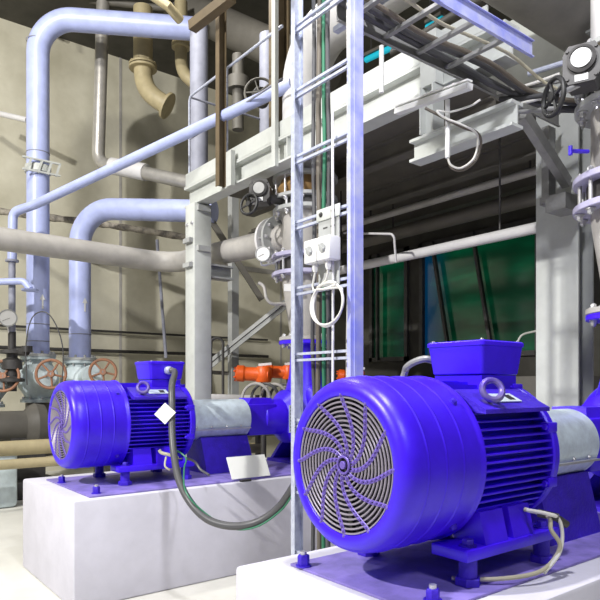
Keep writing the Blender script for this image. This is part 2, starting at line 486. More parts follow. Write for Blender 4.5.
    vs = [[bm.verts.new(p) for p in L] for L in Ls]
    for A, C in zip(vs[:-1], vs[1:]):
        n = len(A)
        for i in range(n): bm.faces.new((A[i], A[(i + 1) % n], C[(i + 1) % n], C[i]))
    bm.faces.new(vs[0][::-1]); bm.faces.new(vs[-1])
    tb2 = obj('terminal_box', bm, 'violet', t)
    for sx in (-1, 1):
        for sy in (-1, 1):
            bm = B(); hexbolt(bm, (.83 + sx * .135, sy * .135, h1), (0, 0, 1), .008, .006); obj('lid_screw', bm, 'bolt', tb2)
    # feet
    for s in (-1, 1):
        bm = B()
        y0, y1 = (s * .150, s * .325)
        a, b = min(y0, y1), max(y0, y1)
        box(bm, .34, .99, a, b, .105, .150, bev=.005)
        for x0 in (.47, .66):
            prism(bm, [(x0, s * .16, .150), (x0, s * .315, .150), (x0, s * .285, AZ - .195), (x0, s * .14, AZ - .205)], (.15 if x0 < .6 else .15, 0, 0))
        obj('foot', bm, 'violet', t)
        for x in (.41, .93):
            bm = B()
            cyl(bm, (x, s * .275, .012), (x, s * .275, .106), .036, 24)
            lathe(bm, [(0, .002), (.052, .002), (.052, .028), (.048, .032), (0, .032)], (x, s * .275, .0), (0, 0, 1), 6)
            obj('jacking_bolt', bm, 'violet_rough', t)
            bm = B(); hexbolt(bm, (x, s * .275, .150), (0, 0, 1), .024, .024)
            obj('foot_bolt', bm, 'violet_rough', t)
    return t

PZ = .672
motor_far = make_motor(); motor_far.location = (1.50, 4.93, PZ)
motor_far['label'] = 'violet electric motor on the far plinth with cable hanging from its box'
motor_near = dup(motor_far, (1.60, 1.785, PZ), 'large violet electric motor in the foreground with round spiral fan grille')

# coupling guard + pump, origin as the motor's
def make_guard():
    t = thing('coupling_guard', '', 'guard')
    bm = B()
    r = .178
    lathe(bm, [(r - .006, 0), (r, 0), (r, .60), (r - .006, .60), (r - .006, 0)], (1.05, 0, AZ), (1, 0, 0), 64)
    obj('guard_drum', bm, 'guard', t, sharp=60)
    bm = B()
    box(bm, 1.05, 1.64, -.19, -.172, AZ - .085, AZ - .075); 
    for k in range(4): hexbolt(bm, (1.09 + k * .15, -.178, AZ - .06), (0, -1, .1), .007, .006)
    obj('guard_seam', bm, 'bolt', t)
    bm = B()
    prism(bm, [(1.20, -.165, .0), (1.70, -.165, .0), (1.64, -.12, AZ - .15), (1.16, -.12, AZ - .15)], (0, .33, 0))
    obj('guard_support', bm, 'violet_rough', t)
    return t
gd = make_guard(); gd.location = (1.50, 4.93, PZ); gd['label'] = 'light grey cylindrical coupling guard between the far motor and its pump'
dup(gd, (1.60, 1.785, PZ), 'pale coupling guard behind the foreground motor at the right edge')

PXO = 2.42
def make_pump():
    t = thing('pump', '', 'pump')
    bm = B()   # bearing housing
    box(bm, 1.655, 1.98, -.13, .13, AZ - .16, AZ + .13, bev=.02)
    prism(bm, [(1.66, -.10, AZ + .125), (1.95, -.10, AZ + .125), (1.95, -.07, AZ + .185), (1.72, -.07, AZ + .185)], (0, .2, 0))
    lathe(bm, [(0, .0), (.12, .0), (.12, .06), (.15, .08), (.18, .30), (.26, .38), (.26, .42), (0, .42)], (1.78, 0, AZ), (1, 0, 0), 40)
    obj('bearing_housing', bm, 'violet', t)
    bm = B(); box(bm, 2.02, 2.13, -.262, -.256, AZ - .14, AZ + .12)
    pp = obj('perforated_plate', bm, 'guard', t, label='silver perforated plate')
    bm = B()
    for i in range(3):
        for j in range(8): cyl(bm, (2.04 + i * .035, -.264, AZ - .12 + j * .031), (2.04 + i * .035, -.2615, AZ - .12 + j * .031), .008, 8)
    obj('plate_holes', bm, 'black', pp)
    bm = B()   # volute: scroll around X with growing radius
    N = 40; ang = [2 * pi * i / N for i in range(N + 1)]
    path = []; rad = []
    for a in ang:
        R = .20 + .07 * a / (2 * pi); path.append(V(PXO, R * cos(a - pi / 2), AZ + R * sin(a - pi / 2))); rad.append(.115 + .035 * a / (2 * pi))
    sweep(bm, path, .1, 20, radii=rad)
    lathe(bm, [(0, -.13), (.24, -.13), (.27, -.06), (.27, .06), (.24, .13), (.17, .2), (.15, .30), (0, .30)], (PXO, 0, AZ), (1, 0, 0), 48)
    obj('volute', bm, 'violet', t)
    bm = B()
    lathe(bm, [(0, .0), (.30, .0), (.27, .12), (.21, .28), (.165, .45), (.15, .66), (.15, .78), (.0, .78)], (PXO, 0, AZ - .05), (0, 0, 1), 48)
    disc(bm, (PXO, 0, 1.185), (0, 0, 1), .265, .035)
    for s in (-1, 1): prism(bm, [(PXO - .015, s * .14, AZ + .35), (PXO - .015, s * .24, AZ + .15), (PXO - .015, s * .16, AZ + .12)], (.03, 0, 0))
    nk = obj('discharge_neck', bm, 'violet', t)
    bm = B()
    for s in (-1, 1): prism(bm, [(PXO - .15, s * .12, AZ - .2), (PXO + .15, s * .12, AZ - .2), (PXO + .2, s * .32, 0), (PXO - .2, s * .32, 0)], (0, s * .04, .0))
    box(bm, PXO - .22, PXO + .22, -.36, .36, 0, .03)
    obj('pump_foot', bm, 'violet_rough', t)
    bm = B()
    disc(bm, (PXO + .30, 0, AZ), (1, 0, 0), .24, .035)
    cyl(bm, (PXO + .30, 0, AZ), (PXO + .36, 0, AZ), .15, 32)
    obj('suction_flange', bm, 'violet', t)
    return t
pm = make_pump(); pm.location = (1.50, 4.93, PZ); pm['label'] = 'violet centrifugal pump behind the ladder at the right end of the far plinth'
dup(pm, (1.60, 1.785, PZ), 'violet pump cut off by the right edge behind the pale coupling guard')

# ---- discharge stack pieces (origin at the discharge axis, heights in world z)
def stack(loc, where, gb):
    """gb: label details; all pieces stand on one another"""
    x, y = loc
    def lb(s): return s + ' ' + where
    # bolts + lower flange + reducer
    t = thing('reducer_pipe', lb('grey tapered steel reducer standing on the violet flange'), 'pipe', (x, y, 1.895))
    bm = B()
    disc(bm, (x, y, 1.895), (0, 0, 1), .265, .035)
    lathe(bm, [(.145, .03), (.16, .10), (.225, .52), (.235, .60), (.235, .64), (0, .64)], (x, y, 1.895), (0, 0, 1), 48)
    obj('cone', bm, 'grey_pipe', t)
    bolts('flange_bolt', 'bolt', t, (x, y, 1.932), (0, 0, 1), .225, 12, .019, .022, both=.075, phase=.2)
    bm = B(); disc(bm, (x, y, 2.535), (0, 0, 1), .34, .04); obj('upper_flange', bm, 'lilac_flange', t)
    # wafer check valve between flanges
    t = thing('check_valve', lb('check valve clamped by long bolts between lilac flanges'), 'valve', (x, y, 2.576))
    bm = B(); lathe(bm, [(0, 0), (.25, 0), (.26, .01), (.26, .125), (.25, .135), (0, .135)], (x, y, 2.576), (0, 0, 1), 48)
    obj('body', bm, 'iron', t)
    bolts('tie_rod', 'bolt', t, (x, y, 2.755), (0, 0, 1), .30, 12, .021, .025, both=.225, phase=.1)
    # tee piece
    t = thing('tee_pipe', lb('grey steel tee piece above the lilac flanges'), 'pipe', (x, y, 2.712))
    bm = B(); disc(bm, (x, y, 2.712), (0, 0, 1), .34, .04); obj('lower_flange', bm, 'lilac_flange', t)
    bm = B(); lathe(bm, [(0, 0.02), (.235, 0.02), (.235, .46), (0, .46)], (x, y, 2.73), (0, 0, 1), 48)
    if gb: cyl(bm, (x, y, 3.0), (x, y + .40, 3.0), .15, 36)
    obj('body', bm, 'grey_pipe', t)
    bm = B(); disc(bm, (x, y, 3.17), (0, 0, 1), .33, .04); obj('flange', bm, 'steel_grey', t)
    if gb: bm = B(); disc(bm, (x, y + .40, 3.0), (0, 1, 0), .25, .035); obj('flange', bm, 'steel_grey', t)
    # butterfly valve
    t = thing('butterfly_valve', lb('butterfly valve with dark gearbox and black handwheel'), 'valve', (x, y, 3.212))
    bm = B(); lathe(bm, [(0, 0), (.24, 0), (.26, .01), (.26, .07), (.24, .08), (0, .08)], (x, y, 3.212), (0, 0, 1), 48)
    # stem to the left/near side
    sd = V(-.62, .78, 0) if gb else V(-.75, .66, 0)
    c = V(x, y, 3.26)
    g = at(261, 193, 6.1) if gb else at(583, 69, 3.62)
    cyl(bm, V(x, y, 3.255), V(g.x, g.y, g.z - .03), .045, 20)
    obj('body', bm, 'iron', t)
    bolts('flange_bolt', 'bolt', t, (x, y, 3.168), (0, 0, -1), .29, 12, .021, .025, phase=.3, shank=.02, rod=(.13, .0))
    # gearbox facing the camera
    fd = V(-.72, -.69, 0) if gb else V(-.93, -.37, 0)
    side = V(0, 0, 1).cross(fd).normalized()
    bm = B()
    ax = fd
    def pp(a, b, d): return g + side * a + V(0, 0, b) + ax * d
    w = .10
    prism(bm, [pp(-w, -.06, -.08), pp(-w * .7, -.11, -.08), pp(w * .7, -.11, -.08), pp(w, -.06, -.08), pp(w, .06, -.08), pp(w * .7, .11, -.08), pp(-w * .7, .11, -.08), pp(-w, .06, -.08)], ax * .16)
    lathe(bm, [(0, 0), (.078, 0), (.078, .02), (.062, .026), (.062, .02), (0, .02)], g + ax * .08 + V(0, 0, .02), ax, 32)
    for sa in (-1, 1):
        for sb in (-1, 1): cyl(bm, pp(sa * .075, sb * .08, .06), pp(sa * .075, sb * .08, .09), .010, 6)
    gbx = obj('gearbox', bm, 'iron', t)
    bm = B(); lathe(bm, [(0, 0), (.055, 0), (.055, .006), (0, .006)], g + ax * .101 + V(0, 0, .02), ax, 28)
    obj('position_dial', bm, 'tray', gbx)
    bm = B(); prism(bm, [pp(-.035, -.10, .081), pp(.035, -.10, .081), pp(.035, -.062, .081), pp(-.035, -.062, .081)], ax * .002)
    obj('maker_plate', bm, 'white', gbx)
    # handwheel
    hc = at(249, 204, 6.0) if gb else at(553.5, 97, 3.55)
    hax = V(*(side)) if gb else V(-.88, .46, 0).normalized()
    bm = B(); cyl(bm, g + V(0, 0, -.08), hc, .016, 12); obj('wheel_shaft', bm, 'bolt', t)
    bm = B(); ring(bm, hc, hax if not gb else V(-.8, -.25, .1).normalized(), .10, .014, 36, 10)
    hx, a, b = frame(hax if not gb else V(-.8, -.25, .1))
    for k in range(4):
        an = pi / 2 * k + .3; bar(bm, hc, hc + (a * cos(an) + b * sin(an)) * .10, .018, .012)
    cyl(bm, hc - hx * .02, hc + hx * .02, .026, 16)
    obj('handwheel', bm, 'black', t)
    # expansion joint
    t = thing('expansion_joint', lb('brown rubber expansion joint between grey bolted flanges'), 'expansion joint', (x, y, 3.292))
    for fz in (3.292, 3.50):
        bm = B(); disc(bm, (x, y, fz), (0, 0, 1), .33, .035); obj('flange', bm, 'steel_grey', t)
    bm = B(); lathe(bm, [(0, 0), (.24, 0), (.25, .02), (.285, .085), (.25, .15), (.24, .175), (0, .175)], (x, y, 3.327), (0, 0, 1), 48); obj('bellows', bm, 'brown_rubber', t)
    bolts('tie_rod', 'bolt', t, (x, y, 3.535), (0, 0, 1), .30, 10, .019, .022, both=.243, phase=.5)
stack((1.50 + PXO, 4.93), 'over the far pump', True)
stack((1.60 + PXO, 1.785), 'at the right photo edge', False)

# risers
X1 = 1.50 + PXO
bm = B(); sweep(bm, bends([(X1, 4.93, 3.535), (X1, 4.93, 4.90), (X1, 3.05, 4.90)], .45, 12), .232, 40)
t = obj('discharge_pipe', bm, 'pale_pipe', label='thick white riser pipe behind the ladder bending into the overhead header', cat='pipe')
bm = B(); cyl(bm, (1.6 + PXO, 1.785, 3.535), (1.6 + PXO, 1.785, 6.2), .235, 40)
obj('discharge_pipe', bm, 'pale_pipe', label='thick white vertical pipe at the top right edge', cat='pipe')
bm = B(); cyl(bm, (.2, 2.76, 4.75), (5.4, 2.76, 4.75), .35, 48)
for xx in (1.6, 3.6): cyl(bm, (xx, 2.76, 4.75), (xx + .04, 2.76, 4.75), .357, 48)
obj('header_pipe', bm, 'grey_pipe', label='very thick grey overhead header pipe at the top right', cat='pipe')

# branch line from the tee to the left
bm = B()
sweep(bm, bends([(X1, 5.46, 3.0), (X1, 7.9, 3.13), (-1.2, 7.9, 3.2)], .40, 12), .137, 32)
br = obj('branch_pipe', bm, 'grey_pipe', label='thick grey horizontal pipe crossing the left side in front of lilac risers', cat='pipe')
bm = B(); disc(bm, (X1, 5.45, 3.0), (0, 1, 0), .25, .035); obj('flange', bm, 'pale_pipe', br)
bolts('flange_bolt', 'bolt', br, (X1, 5.487, 3.0), (0, 1, 0), .21, 10, .017, .02, both=.16)

# pressure gauges
def gauge(c, ax, r, label, stem):
    t = thing('pressure_gauge', label, 'gauge', tuple(c), 'pressure gauges')
    c = Vector(c); ax = Vector(ax).normalized()
    bm = B(); lathe(bm, [(0, -.03), (r * .9, -.03), (r, -.02), (r, .012), (r * .9, .014), (r * .88, .004), (0, .004)], c, ax, 32); obj('case', bm, 'steel_grey', t)
    bm = B(); lathe(bm, [(0, .004), (r * .87, .004), (r * .87, .007), (0, .007)], c, ax, 28); d = obj('dial', bm, 'dial', t)
    _, a, b = frame(ax)
    bm = B(); bar(bm, c + ax * .009 - a * r * .2, c + ax * .009 + (a + b * .6).normalized() * r * .7, .006, .002); obj('needle', bm, 'black', d)
    bm = B(); sweep(bm, smooth_path([c - ax * .015] + [Vector(s) for s in stem], 5), .011, 8); obj('stem', bm, 'bolt', t)
gc = at(263, 254, 6.05)
gauge(gc, (-.75, -.65, 0), .075, 'round white pressure gauge beside the far lilac flanges', [gc + V(.04, .03, -.10), (X1 - .12, 4.93 - .2, 2.80)])
# small sample pipe under the gauge
bm = B(); sweep(bm, bends([at(259, 283, 6.05), at(264, 284, 6.05), at(267, 304, 6.0), at(285, 304, 6.1)], .08, 5), .016, 12)
obj('drain_pipe', bm, 'grey_pipe', label='thin bent drain pipe left of the far reducer', cat='pipe')
bm = B(); p = at(292, 288, 5.98)
prism(bm, [at(284, 284, 6.0), at(299, 284, 6.0), at(299, 291, 6.0), at(284, 291, 6.0)], V(.012, .01, 0))
obj('tag_plate', bm, 'white', label='small blank white plate fixed to the far tapered reducer', cat='sign')

# ================================================================== STRUCTURE STEEL
def hsec(bm, x, y, z0, z1, b, h, tf=.018, tw=.012, flange_axis='X'):
    """vertical H profile; flanges face flange_axis"""
    if flange_axis == 'X':
        box(bm, x - h / 2, x - h / 2 + tf, y - b / 2, y + b / 2, z0, z1); box(bm, x + h / 2 - tf, x + h / 2, y - b / 2, y + b / 2, z0, z1)
        box(bm, x - h / 2 + tf, x + h / 2 - tf, y - tw / 2, y + tw / 2, z0, z1)
    else:
        box(bm, x - b / 2, x + b / 2, y - h / 2, y - h / 2 + tf, z0, z1); box(bm, x - b / 2, x + b / 2, y + h / 2 - tf, y + h / 2, z0, z1)
        box(bm, x - tw / 2, x + tw / 2, y - h / 2 + tf, y + h / 2 - tf, z0, z1)
def ibeamY(bm, x, y0, y1, z0, z1, b, tf=.02, tw=.015):
    box(bm, x - b / 2, x + b / 2, y0, y1, z0, z0 + tf); box(bm, x - b / 2, x + b / 2, y0, y1, z1 - tf, z1)
    box(bm, x - tw / 2, x + tw / 2, y0, y1, z0 + tf, z1 - tf)

t = thing('steel_column', 'pale grey steel column standing left of centre behind the far motor', 'column', (3.52, 6.42, 0))
bm = B(); box(bm, 3.41, 3.63, 6.31, 6.53, G + .02, 3.53, bev=.006); obj('shaft', bm, 'steel', t)
bm = B(); box(bm, 3.33, 3.71, 6.23, 6.61, G, G + .02); obj('foot_plate', bm, 'steel_grey', t)
bm = B()
for z in (2.70, 2.84): box(bm, 3.63, 3.95, 6.33, 6.50, z, z + .02)
box(bm, 3.63, 3.95, 6.405, 6.42, 2.70, 2.86)
for z in (2.80, 3.08): box(bm, 3.36, 3.42, 6.34, 6.50, z, z + .05)
for z in (2.98, 3.44): box(bm, 3.44, 3.60, 6.27, 6.32, z, z + .06)
obj('stub_bracket', bm, 'steel_grey', t)
bm = B()
for z in (3.30, 2.85):
    for dy in (-.06, .06): hexbolt(bm, (3.41, 6.42 + dy, z), (-1, 0, 0), .016, .02)
obj('bolts', bm, 'bolt', t)

t = thing('steel_column', 'broad white steel column with diagonal shadows right of the window', 'column', (4.80, 2.66, 0))
bm = B(); hsec(bm, 4.80, 2.66, G + .02, 3.86, .36, .24); obj('shaft', bm, 'steel', t)
bm = B(); box(bm, 4.60, 5.0, 2.46, 2.86, G, G + .02); obj('foot_plate', bm, 'steel_grey', t)

t = thing('platform_beam', 'long pale beam carrying the front edge of the platform', 'beam', (3.52, 3.0, 3.53))
bm = B(); ibeamY(bm, 3.52, 2.30, 6.62, 3.53, 3.76, .16); obj('lower_beam', bm, 'steel', t)
bm = B(); box(bm, 3.46, 3.475, 2.45, 6.62, 3.765, 3.93); box(bm, 3.44, 3.60, 2.45, 6.62, 3.762, 3.775); obj('toe_board', bm, 'steel', t)
for yy in (2.9, 4.6, 5.6):
    bm = B(); box(bm, 3.445, 3.51, yy, yy + .012, 3.55, 3.74); obj('stiffener', bm, 'steel', t)

t = thing('steel_platform', 'dark steel platform deck seen from below above the green windows', 'platform', (5, 3, 3.78))
bm = B(); box(bm, 3.61, PX - .01, 3.0, 6.6, 3.78, 3.84); box(bm, 5.3, PX - .01, 6.6, 8.0, 3.78, 3.84); obj('deck', bm, 'dark_pipe', t)
for xx, zz in ((4.35, 3.58), (5.3, 3.58), (6.1, 3.58)):
    bm = B(); ibeamY(bm, xx, 3.0 if xx < 5 else 1.0, 6.6 if xx < 5 else 8.0, zz, 3.78, .12); obj('joist', bm, 'dark_pipe', t)

bm = B(); ibeamY(bm, 3.42, 2.20, 3.03, 3.04, 3.20, .12)
bm.verts.ensure_lookup_table()
obj('steel_beam', bm, 'steel', label='short white I beam below the platform behind the white cable loop', cat='beam')
bm = B(); hsec(bm, 3.40, 2.86, 3.20, 3.53, .12, .12, .012, .01, 'Y'); box(bm, 3.36, 3.438, 2.79, 2.93, 3.53, 3.9)
obj('steel_post', bm, 'steel', label='short upright H post standing on the short white I beam', cat='post')
bm = B(); ibeamY(bm, 5.1, -.4, 2.60, 4.15, 4.37, .16); obj('steel_beam', bm, 'steel_grey', label='grey I beam under the end of the thick header pipe', cat='beam')

bm = B(); box(bm, 5.5, 6.2, 2.95, 5.1, 4.25, 5.10, bev=.01)  # white box added to supply the bright patches between the tray rungs
for yy in (3.0, 4.0, 5.04): box(bm, 5.47, 6.23, yy, yy + .04, 4.22, 5.13)
t = obj('white_filler_box', bm, 'steel', label='white rectangular duct above platform, added for the bright patches between the tray rungs', cat='filler')
for yy in (3.3, 4.8):
    bm = B(); box(bm, 5.82, 5.88, yy, yy + .06, 3.84, 4.26); obj('support_post', bm, 'steel_grey', t)
# pipes under the platform
bm = B(); cyl(bm, (5.0, 6.3, 2.83), (5.0, 2.4, 2.83), .05, 24)
obj('pipe', bm, 'pale_pipe', label='white horizontal pipe crossing in front of the green windows', cat='pipe')
bm = B(); cyl(bm, (5.9, 7.4, 3.40), (5.9, 0, 3.40), .085, 24); obj('pipe', bm, 'dark_pipe', label='thick dull pipe hung below the platform above the windows', cat='pipe')
bm = B(); cyl(bm, (5.5, 7.2, 3.52), (5.5, 0, 3.52), .04, 20); obj('pipe', bm, 'grey_pipe', label='thin dull pipe hung highest below the dark platform', cat='pipe')
bm = B(); sweep(bm, bends([atX(344, 233, 4.6), atX(394, 234, 4.6), atX(396, 262, 4.7)], .05, 5), .012, 10)
obj('thin_pipe', bm, 'pale_pipe', label='thin white rod bending down onto the white window pipe', cat='pipe')

for o in [q for q in COL.objects if q.get('label', '').startswith(('white horizontal pipe crossing', 'thick dull pipe hung', 'thin dull pipe hung'))]:
    xx = o.location.x; zz = {5.0: 2.87, 5.9: 3.47, 5.5: 3.54}[round(xx, 1)]
    for yy in (3.4, 5.6):
        bm = B(); cyl(bm, (xx, yy, zz), (xx, yy, 3.78), .010, 8); obj('hanger', bm, 'iron', o)
# vertical posts near the big riser
bm = B(); box(bm, 3.40, 3.44, 4.73, 4.79, 3.50, 5.6); obj('steel_post', bm, 'steel', label='narrow pale upright strip left of the thick white riser', cat='post')
bm = B(); hsec(bm, 3.95, 5.42, 3.9, 7.6, .16, .16); obj('steel_post', bm, 'brown_post', label='brown H post rising just left of the ladder top', cat='post')
bm = B(); a = atX(221, 190, 3.40); hsec(bm, a.x, a.y, 3.55, 6.6, .075, .09, .01, .008); obj('steel_post', bm, 'brown_post', label='slim brown upright post left of centre in front of platform beam', cat='post')
bm = B(); a = atX(228.5, 190, 3.37); box(bm, a.x, a.x + .05, a.y - .05, a.y + .05, 3.50, 3.86); obj('bracket', bm, 'steel', label='short pale bracket plate clamped on the platform beam', cat='bracket')

# guard rail of the platform
t = thing('handrail', 'thin grey platform guard rail behind the sloping white pipe', 'handrail', (3.66, 5.5, 3.84))
bm = B(); sweep(bm, bends([(3.50, 6.60, 3.76), (3.50, 6.60, 4.85), (3.50, 4.75, 4.85)], .06, 4), .014, 8); obj('top_rail', bm, 'galv', t)
bm = B(); cyl(bm, (3.50, 6.60, 4.35), (3.50, 4.75, 4.35), .011, 8); obj('middle_rail', bm, 'dull_pipe', t)
bm = B(); cyl(bm, (3.50, 5.75, 3.78), (3.50, 5.75, 4.85), .013, 8); obj('post', bm, 'galv', t)
bm = B(); sweep(bm, bends([(3.50, 6.60, 4.85), (5.2, 6.58, 4.85), (5.2, 6.58, 3.84)], .06, 4), .013, 8); obj('side_rail', bm, 'dull_pipe', t)

# ================================================================== LADDER (vertical cable ladder)
LX, LY0, LY1 = 2.195, 2.35, 2.845
t = thing('cable_ladder', 'tall galvanised vertical cable ladder with bluish rails in the centre', 'cable ladder', (LX, (LY0 + LY1) / 2, 0))
bm = B()
for (x0, x1, y0, y1) in ((LX - .035, LX + .055, LY0 - .004, LY0), (LX - .035, LX - .031, LY0, LY0 + .02), (LX + .051, LX + .055, LY0, LY0 + .02)): box(bm, x0, x1, y0, y1, G, 4.3)
box(bm, LX - .012, LX + .004, LY0 - .010, LY0 - .004, G, 4.3)
obj('right_rail', bm, 'galv_blue', t)
bm = B()
for (x0, x1, y0, y1) in ((LX - .035, LX + .035, LY1, LY1 + .004), (LX - .035, LX - .031, LY1 - .03, LY1), (LX + .031, LX + .035, LY1 - .02, LY1)): box(bm, x0, x1, y0, y1, G, 4.3)
obj('left_rail', bm, 'galv', t)
k = 0
zz = 1.45 - (357 - 385) * 3.54 / F
while zz > .25: zz -= .377
while zz < 4.25:
    bm = B()
    for dz in (-.018, .018): box(bm, LX - .02, LX - .003, LY0, LY1, zz + dz - .007, zz + dz + .007)
    obj('rung', bm, 'galv', t); zz += .377
# cables running down the ladder
def ladder_cable(y, r, m, label, wob=.01, top=4.3, ztop=None, name='cable'):
    pts = []
    z = G + .01
    random.seed(int(y * 1000))
    while z < top:
        pts.append((LX + .035 + r + random.uniform(0, .006), y + random.uniform(-wob, wob), z)); z += .35
    pts.append((LX + .04 + r, y - .02, top))
    bm = B(); sweep(bm, smooth_path(pts, 4), r, 10)
    obj(name, bm, m, label=label, cat='cable', group='cables on the vertical ladder')
ladder_cable(2.745, .012, 'cable', 'dark grey cable on the ladder, leftmost of its bundle')
ladder_cable(2.705, .015, 'cable_brown', 'brown cable on the ladder second from the left rail', .006)
ladder_cable(2.655, .012, 'cable_green', 'green cable running down the ladder', .006)
ladder_cable(2.62, .013, 'cable', 'dark cable on the ladder just right of the green one', .006)
ladder_cable(2.455, .009, 'cable_pale', 'pale cable running down beside the right ladder rail', .004)

# switches mounted on the ladder
D0 = 3.3
t = thing('mounting_plate', 'grey mounting plate with slots fixed on the ladder rungs', 'mounting plate', (LX - .03, 2.58, 2.1))
bm = B(); box(bm, LX - .028, LX - .024, 2.44, 2.61, 1.98, 2.37)
obj('plate', bm, 'steel_grey', t)
bm = B(); box(bm, LX - .036, LX - .028, 2.43, 2.62, 2.335, 2.40, bev=.003); obj('fixing_strap', bm, 'steel', t)
bm = B()
for yy in (2.48, 2.58): hexbolt(bm, (LX - .036, yy, 2.368), (-1, 0, 0), .010, .008)
for yy in (2.475, 2.535): box(bm, LX - .0295, LX - .0278, yy, yy + .035, 2.29, 2.297)
obj('slots', bm, 'iron', t)
for k, (yy, lbl) in enumerate(((2.585, 'white rotary switch box on ladder, left of the pair'), (2.478, 'white rotary switch box on ladder, right of the pair'))):
    t = thing('switch_box', lbl, 'switch', (LX - .06, yy, 2.14), 'switch boxes on the ladder')
    bm = B(); box(bm, LX - .11, LX - .029, yy - .052, yy + .052, 2.10, 2.225, bev=.008); obj('case', bm, 'white', t)
    bm = B(); lathe(bm, [(0, 0), (.026, 0), (.024, .008), (0, .008)], (LX - .11, yy, 2.165), (-1, 0, 0), 24)
    bar(bm, (LX - .122, yy + .018, 2.18), (LX - .122, yy - .018, 2.15), .008, .012); obj('knob', bm, 'steel_grey', t)
    bm = B(); lathe(bm, [(0, 0), (.016, 0), (.018, -.03), (.012, -.045), (0, -.045)], (LX - .07, yy, 2.10), (0, 0, 1), 6); obj('cable_gland', bm, 'white', t)
# coil of white cable
cc = V(LX - .07, 2.485, 1.875)
pts = [(LX - .07, 2.478, 2.06), (LX - .07, 2.50, 2.0), (LX - .08, 2.56, 1.96)]
bm = B()
for j in range(3):
    for i in range(20):
        a = pi * .78 + 2 * pi * i / 20
        pts.append((cc.x - .004 * j + .006 * sin(a), cc.y - (.118 + .006 * j) * cos(a) * -1, cc.z + (.118 - .004 * j) * sin(a)))
pts += [(LX - .07, 2.60, 1.96), (LX - .07, 2.585, 2.06)]
sweep(bm, smooth_path(pts, 3), .0065, 8)
obj('cable_coil', bm, 'cable_pale', label='coil of white cable hanging below the switch boxes', cat='cable')
bm = B(); sweep(bm, bends([(LX - .045, 2.475, 2.98), (LX - .045, 2.470, 2.0), (LX - .045, 2.475, 1.0)], .1, 4), .007, 8)
obj('conduit', bm, 'pale_pipe', label='thin white conduit down the ladder right of the switch boxes', cat='conduit')

# ================================================================== CABLE TRAY (horizontal, along X)
TZ = 3.465
t = thing('cable_tray', 'ladder type cable tray running overhead to the white column', 'cable tray', (3, 2.4, TZ))
bm = B(); box(bm, 2.24, 4.50, 2.54, 2.545, TZ - .04, TZ + .06); box(bm, 2.24, 4.5, 2.525, 2.54, TZ - .04, TZ - .035); box(bm, 2.24, 4.5, 2.525, 2.54, TZ + .055, TZ + .06); obj('far_rail', bm, 'tray', t)
bm = B(); box(bm, 2.24, 3.42, 2.10, 2.105, TZ - .04, TZ + .06); box(bm, 2.24, 3.42, 2.085, 2.10, TZ - .04, TZ - .035); box(bm, 2.24, 3.42, 2.085, 2.10, TZ + .055, TZ + .06); obj('near_rail', bm, 'galv_blue', t)
x = 2.30
while x < 3.4:
    bm = B(); box(bm, x, x + .03, 2.105, 2.54, TZ - .02, TZ); obj('rung', bm, 'tray', t); x += .28
bm = B(); box(bm, 2.42, 2.46, 1.95, 2.78, TZ + .07, TZ + .10)
for y in range(0): box(bm, 2.418, 2.424, 2.0 + y * .09, 2.04 + y * .09, TZ + .06, TZ + .11)
obj('strut', bm, 'galv', t)
for k, (y, r, m, lb) in enumerate(((2.50, .024, 'cable', 'thick black cable lying at the far side of the tray'), (2.44, .020, 'cable', 'black cable second from the far side in the tray'), (2.39, .015, 'cable_brown', 'brown cable in the middle of the tray'), (2.25, .010, 'hose', 'thin yellowish cable lying alone in the tray'))):
    bm = B()
    pts = [(2.22, y, TZ + r + .03), (2.5, y - .01, TZ + r), (2.8, y + .01, TZ + r), (3.35, y - .03, TZ + r + .005), (3.75, y - .12, TZ - .06 - k * .02), (4.15, y - .35, TZ - .12), (4.3, 1.9, TZ - .06)] if k != 0 else [(2.22, y, TZ + r + .03), (2.5, y - .01, TZ + r), (3.3, y + .01, TZ + r), (3.6, y - .03, TZ - .02), (4.0, y - .25, TZ - .14), (4.3, 1.95, TZ - .1)]
    sweep(bm, smooth_path(pts, 5), r, 10); obj('cable', bm, m, label=lb, cat='cable', group='cables in the overhead tray')
# tray bracket at the column
t = thing('tray_bracket', 'dark grey bracket holding the tray end on the white column', 'bracket', (4.5, 2.6, 2.9))
bm = B(); box(bm, 4.46, 4.56, 2.60, 2.66, 2.86, 3.45); box(bm, 4.50, 4.599, 2.55, 2.70, 2.86, 2.92); obj('upright', bm, 'tray', t)
bm = B(); bar(bm, (3.95, 2.50, 3.36), (4.62, 2.54, 3.02), .06, .09); box(bm, 4.38, 4.60, 2.42, 2.58, 2.76, 2.88); obj('arm', bm, 'tray', t)

# strut, hanger, conduit and loop
bm = B(); p0 = at(397, 112, 4.3); p1 = at(470, 86, 3.75)
bar(bm, p0, p1, .05, .035); bar(bm, p0 + V(0, 0, .035), p1 + V(0, 0, .035), .045, .01)
for s in (.2, .5, .8): hexbolt(bm, p0.lerp(p1, s) + V(0, 0, .04), (0, 0, 1), .01, .01)
obj('strut_channel', bm, 'white', label='bright white strut channel sticking out below the tray', cat='strut')
bm = B(); cyl(bm, at(381.5, 93, 4.3), at(381.5, 46, 4.3), .017, 12); obj('hanger_rod', bm, 'white', label='white hanger rod standing in front of the platform beam', cat='rod')
bm = B(); cyl(bm, at(447.5, 158, 3.95), at(447.5, 100, 3.95), .016, 14)
obj('conduit', bm, 'white', label='short white vertical conduit under the strut channel', cat='conduit')
bm = B()
sweep(bm, smooth_path([at(447.5, 157, 3.95), at(451, 165, 3.95), at(461, 168, 3.95), at(474, 158, 3.95), at(478, 140, 3.95), at(474, 131, 3.9), at(460, 124, 3.9), at(445, 118, 3.9), at(437, 111, 3.9), at(450, 112, 3.9), at(470, 106, 3.85), at(480, 100, 3.85)], 6), .007, 8)
